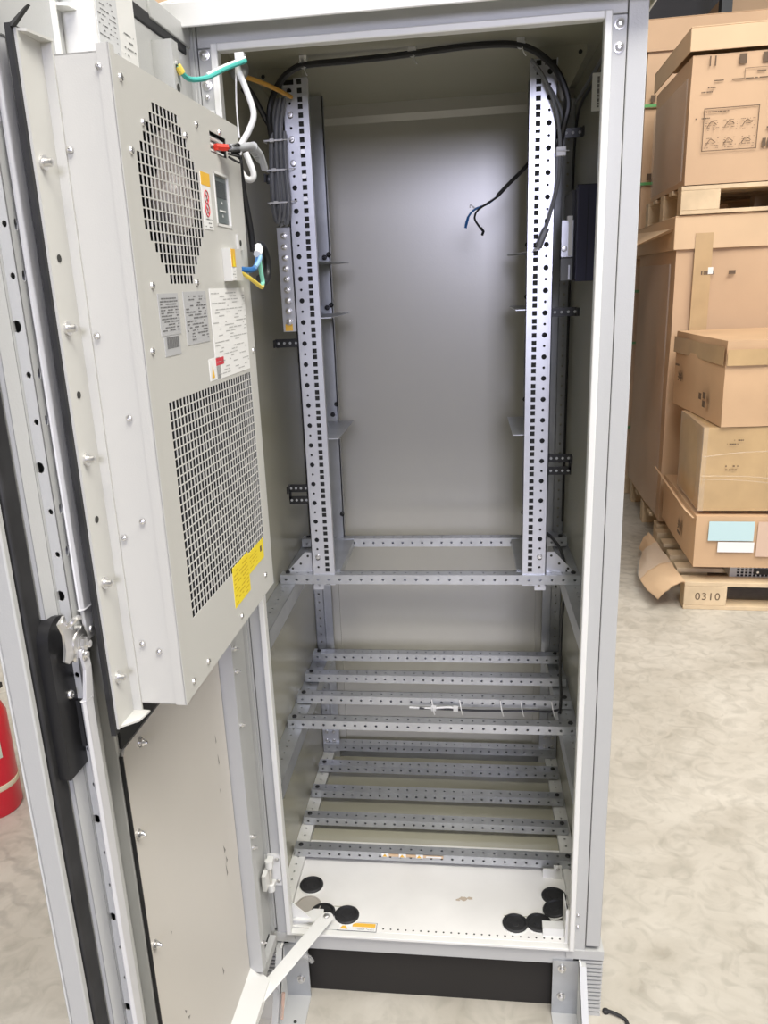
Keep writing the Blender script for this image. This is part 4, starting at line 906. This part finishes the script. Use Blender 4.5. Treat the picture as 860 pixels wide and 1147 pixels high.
for k in range(3): b.marks((.08, -.0125, .50-.03*k), Uf, Vf, .4 if k < 2 else .05, .016, 1, BOXINK, .6, 20+k)
b.marks((.05, -.0125, .42), Uf, Vf, .06, .018, 1, BOXINK, .8, 3); b.marks((.03, -.0125, .30), Uf, Vf, .07, .018, 1, BOXINK, .8, 5); outline(b, .25, .475, .6, .05, .002)
b.build('printed_symbols', o, T=T)
b = MB(); rumple(b, -.02, -.014, .0, .9, .02, .5, FILM, .02, 14); b.build('stretch_film', o, T=T)
# third stack further back
pallet('wooden_pallet', 1.24, 4.32, -1.9, 1.2, 1.2, 'rear pallet in the gap beside the cabinet edge')
o, T = carton('strapped_carton', 1.255, 4.32, -1.758, 1.2, 1.2, 1.62, CARD, 'lower green-strapped tall carton at the back beside the cabinet edge', seed=11, amp=.015, rot=.03)
b = MB()
for z in (.35, .95, 1.3): b.box(-.022, 1.22, -.020, -.018, z, z+.018, GSTRAP); b.box(-.022, -.020, -.02, 1.2, z, z+.018, GSTRAP)
b.build('strap', o, T=T)
lid(o, T, 1.2, 1.2, 1.52, 1.63)
o, T = carton('strapped_carton', 1.26, 4.30, -.10, 1.2, 1.2, 1.22, CARD, 'upper green-strapped carton with wide lid at the back', seed=12, amp=.015, rot=.03)
b = MB()
for z in (.33, .80): b.box(-.022, 1.22, -.020, -.018, z, z+.018, GSTRAP); b.box(-.022, -.020, -.02, 1.2, z, z+.018, GSTRAP); b.box(.03, .06, -.021, -.018, z+.03, z+.07, BOXINK)
b.build('strap', o, T=T)
lid(o, T, 1.2, 1.2, 1.12, 1.30, CARD)
b = MB(); b.marks((.28, -.0155, 1.03), (1,0,0), (0,0,1), .12, .05, 1, BOXINK, .7, 31, .8); b.build('printed_mark', o, T=T)
# racking with boards behind
rk = empty('storage_rack', Tr(2.2, 7.0, 0), 'dark storage rack with wooden planks far behind the cartons', 'rack')
RACK = mat('rack_dark_steel', (.03, .035, .04), .5)
for x in (.6, 2.3, 4.0):
    b = MB(); b.box(x, x+.09, 6.6, 6.7, -H, 3.6, RACK); b.build('upright', rk)
for z in (1.35, 2.6):
    b = MB(); b.box(.6, 4.09, 6.6, 6.66, z, z+.11, RACK); b.build('shelf_beam', rk)
    b = MB(); b.box(.6, 4.09, 6.68, 7.6, z+.08, z+.11, WOOD); b.build('shelf_deck', rk)
b = MB(); b.box(.6, 4.09, 7.62, 7.66, -H, 3.6, mat('rack_back_sheet', (.05, .05, .055), .7)); b.build('back_sheet', rk)
for k, (x, w_, h_) in enumerate(((.9, .75, .45), (1.75, .5, .3), (2.4, .9, .55), (3.4, .6, .4))):
    o, T = carton('shelf_carton', x, 6.75, 1.465, w_, .7, h_, CARD, ('leftmost', 'second', 'third', 'rightmost')[k]+' carton on the rack shelf far behind', rot=0, seed=30+k, group='cartons on the far rack')
# cartons behind the cabinet, seen above the roof on the left
for k, (x, y, z, w_, d_, h_) in enumerate(((-1.75, 2.3, -1.758, 1.15, 1.1, 1.15), (-.55, 2.35, -1.758, 1.15, 1.1, 1.15), (-1.75, 2.3, -.60, 1.15, 1.1, 1.55), (-.55, 2.35, -.60, 1.15, 1.1, 1.5))):
    o, T = carton('rear_carton', x+.01, y, z+.008, w_, d_, h_-.01, CARD, ('lower left', 'lower right', 'upper left', 'upper right')[k]+' of the cartons stacked behind the cabinet', rot=0, seed=40+k, group='cartons behind the cabinet')
for x in (-1.75, -.55): pallet('wooden_pallet', x, 2.3, -1.9, 1.15, 1.1, ('left' if x < -1 else 'right')+' pallet under the cartons behind the cabinet', rot=0)

# ================================================================ fire extinguishers at the left
def ext(x, y, label, r=.085, h=.36, band=True, lean=0, hose=True):
    T = Tr(x, y, 0); o = empty('fire_extinguisher', T, label, 'fire extinguisher', 'red fire extinguishers left of the door')
    b = MB(); b.rev((0,0,0), (0,0,1), [(r*.93,0),(r,.012),(r,h),(r*.85,h+.035),(r*.45,h+.06),(r*.28,h+.065),(r*.28,h+.08)], RPAINT, 28); b.build('cylinder', o, T=T)
    b = MB(); b.rev((0,0,h+.08), (0,0,1), [(.026,0),(.026,.03),(.015,.035)], BLK, 14); b.box(-.012, .10, -.012, .012, h+.10, h+.115, BLK); b.box(-.012, .085, -.010, .010, h+.145, h+.157, BLK); b.box(-.014, .01, -.012, .012, h+.10, h+.157, STEEL); b.build('valve_lever', o, T=T)
    if band: b = MB(); b.rev((0,0,h*.28), (0,0,1), [(r+.001,0),(r+.002,.003),(r+.002,.016),(r+.001,.019)], mat('band_cream', (.70, .62, .45), .5), 28); b.build('band', o, T=T)
    b = MB(); rows = []
    for z in (h*.62, h*.92): rows.append([((r+.0015)*math.cos(a), (r+.0015)*math.sin(a), z) for a in [math.radians(-100+k*10) for k in range(9)]])
    b.grid(rows, mat('label_pale_green', (.55, .62, .50), .5), True); b.build('instruction_label', o, T=T)
    if hose: b = MB(); b.tube([(.02,0,h+.10), (.13,-.04,h*.9), (.14,-.08,h*.5), (.11,-.10,h*.2)], .010, BLK, 8); b.tube([(.11,-.10,h*.25), (.10,-.11,h*.08)], .016, BLK, 10, 1); b.build('hose', o, T=T)
ext(-1.440, .335, 'tall red fire extinguisher with cream band, seen beside the door edge', .088, .33, True, hose=False)
ext(-1.490, .150, 'nearer red fire extinguisher whose black nozzle points right', .085, .33, False)
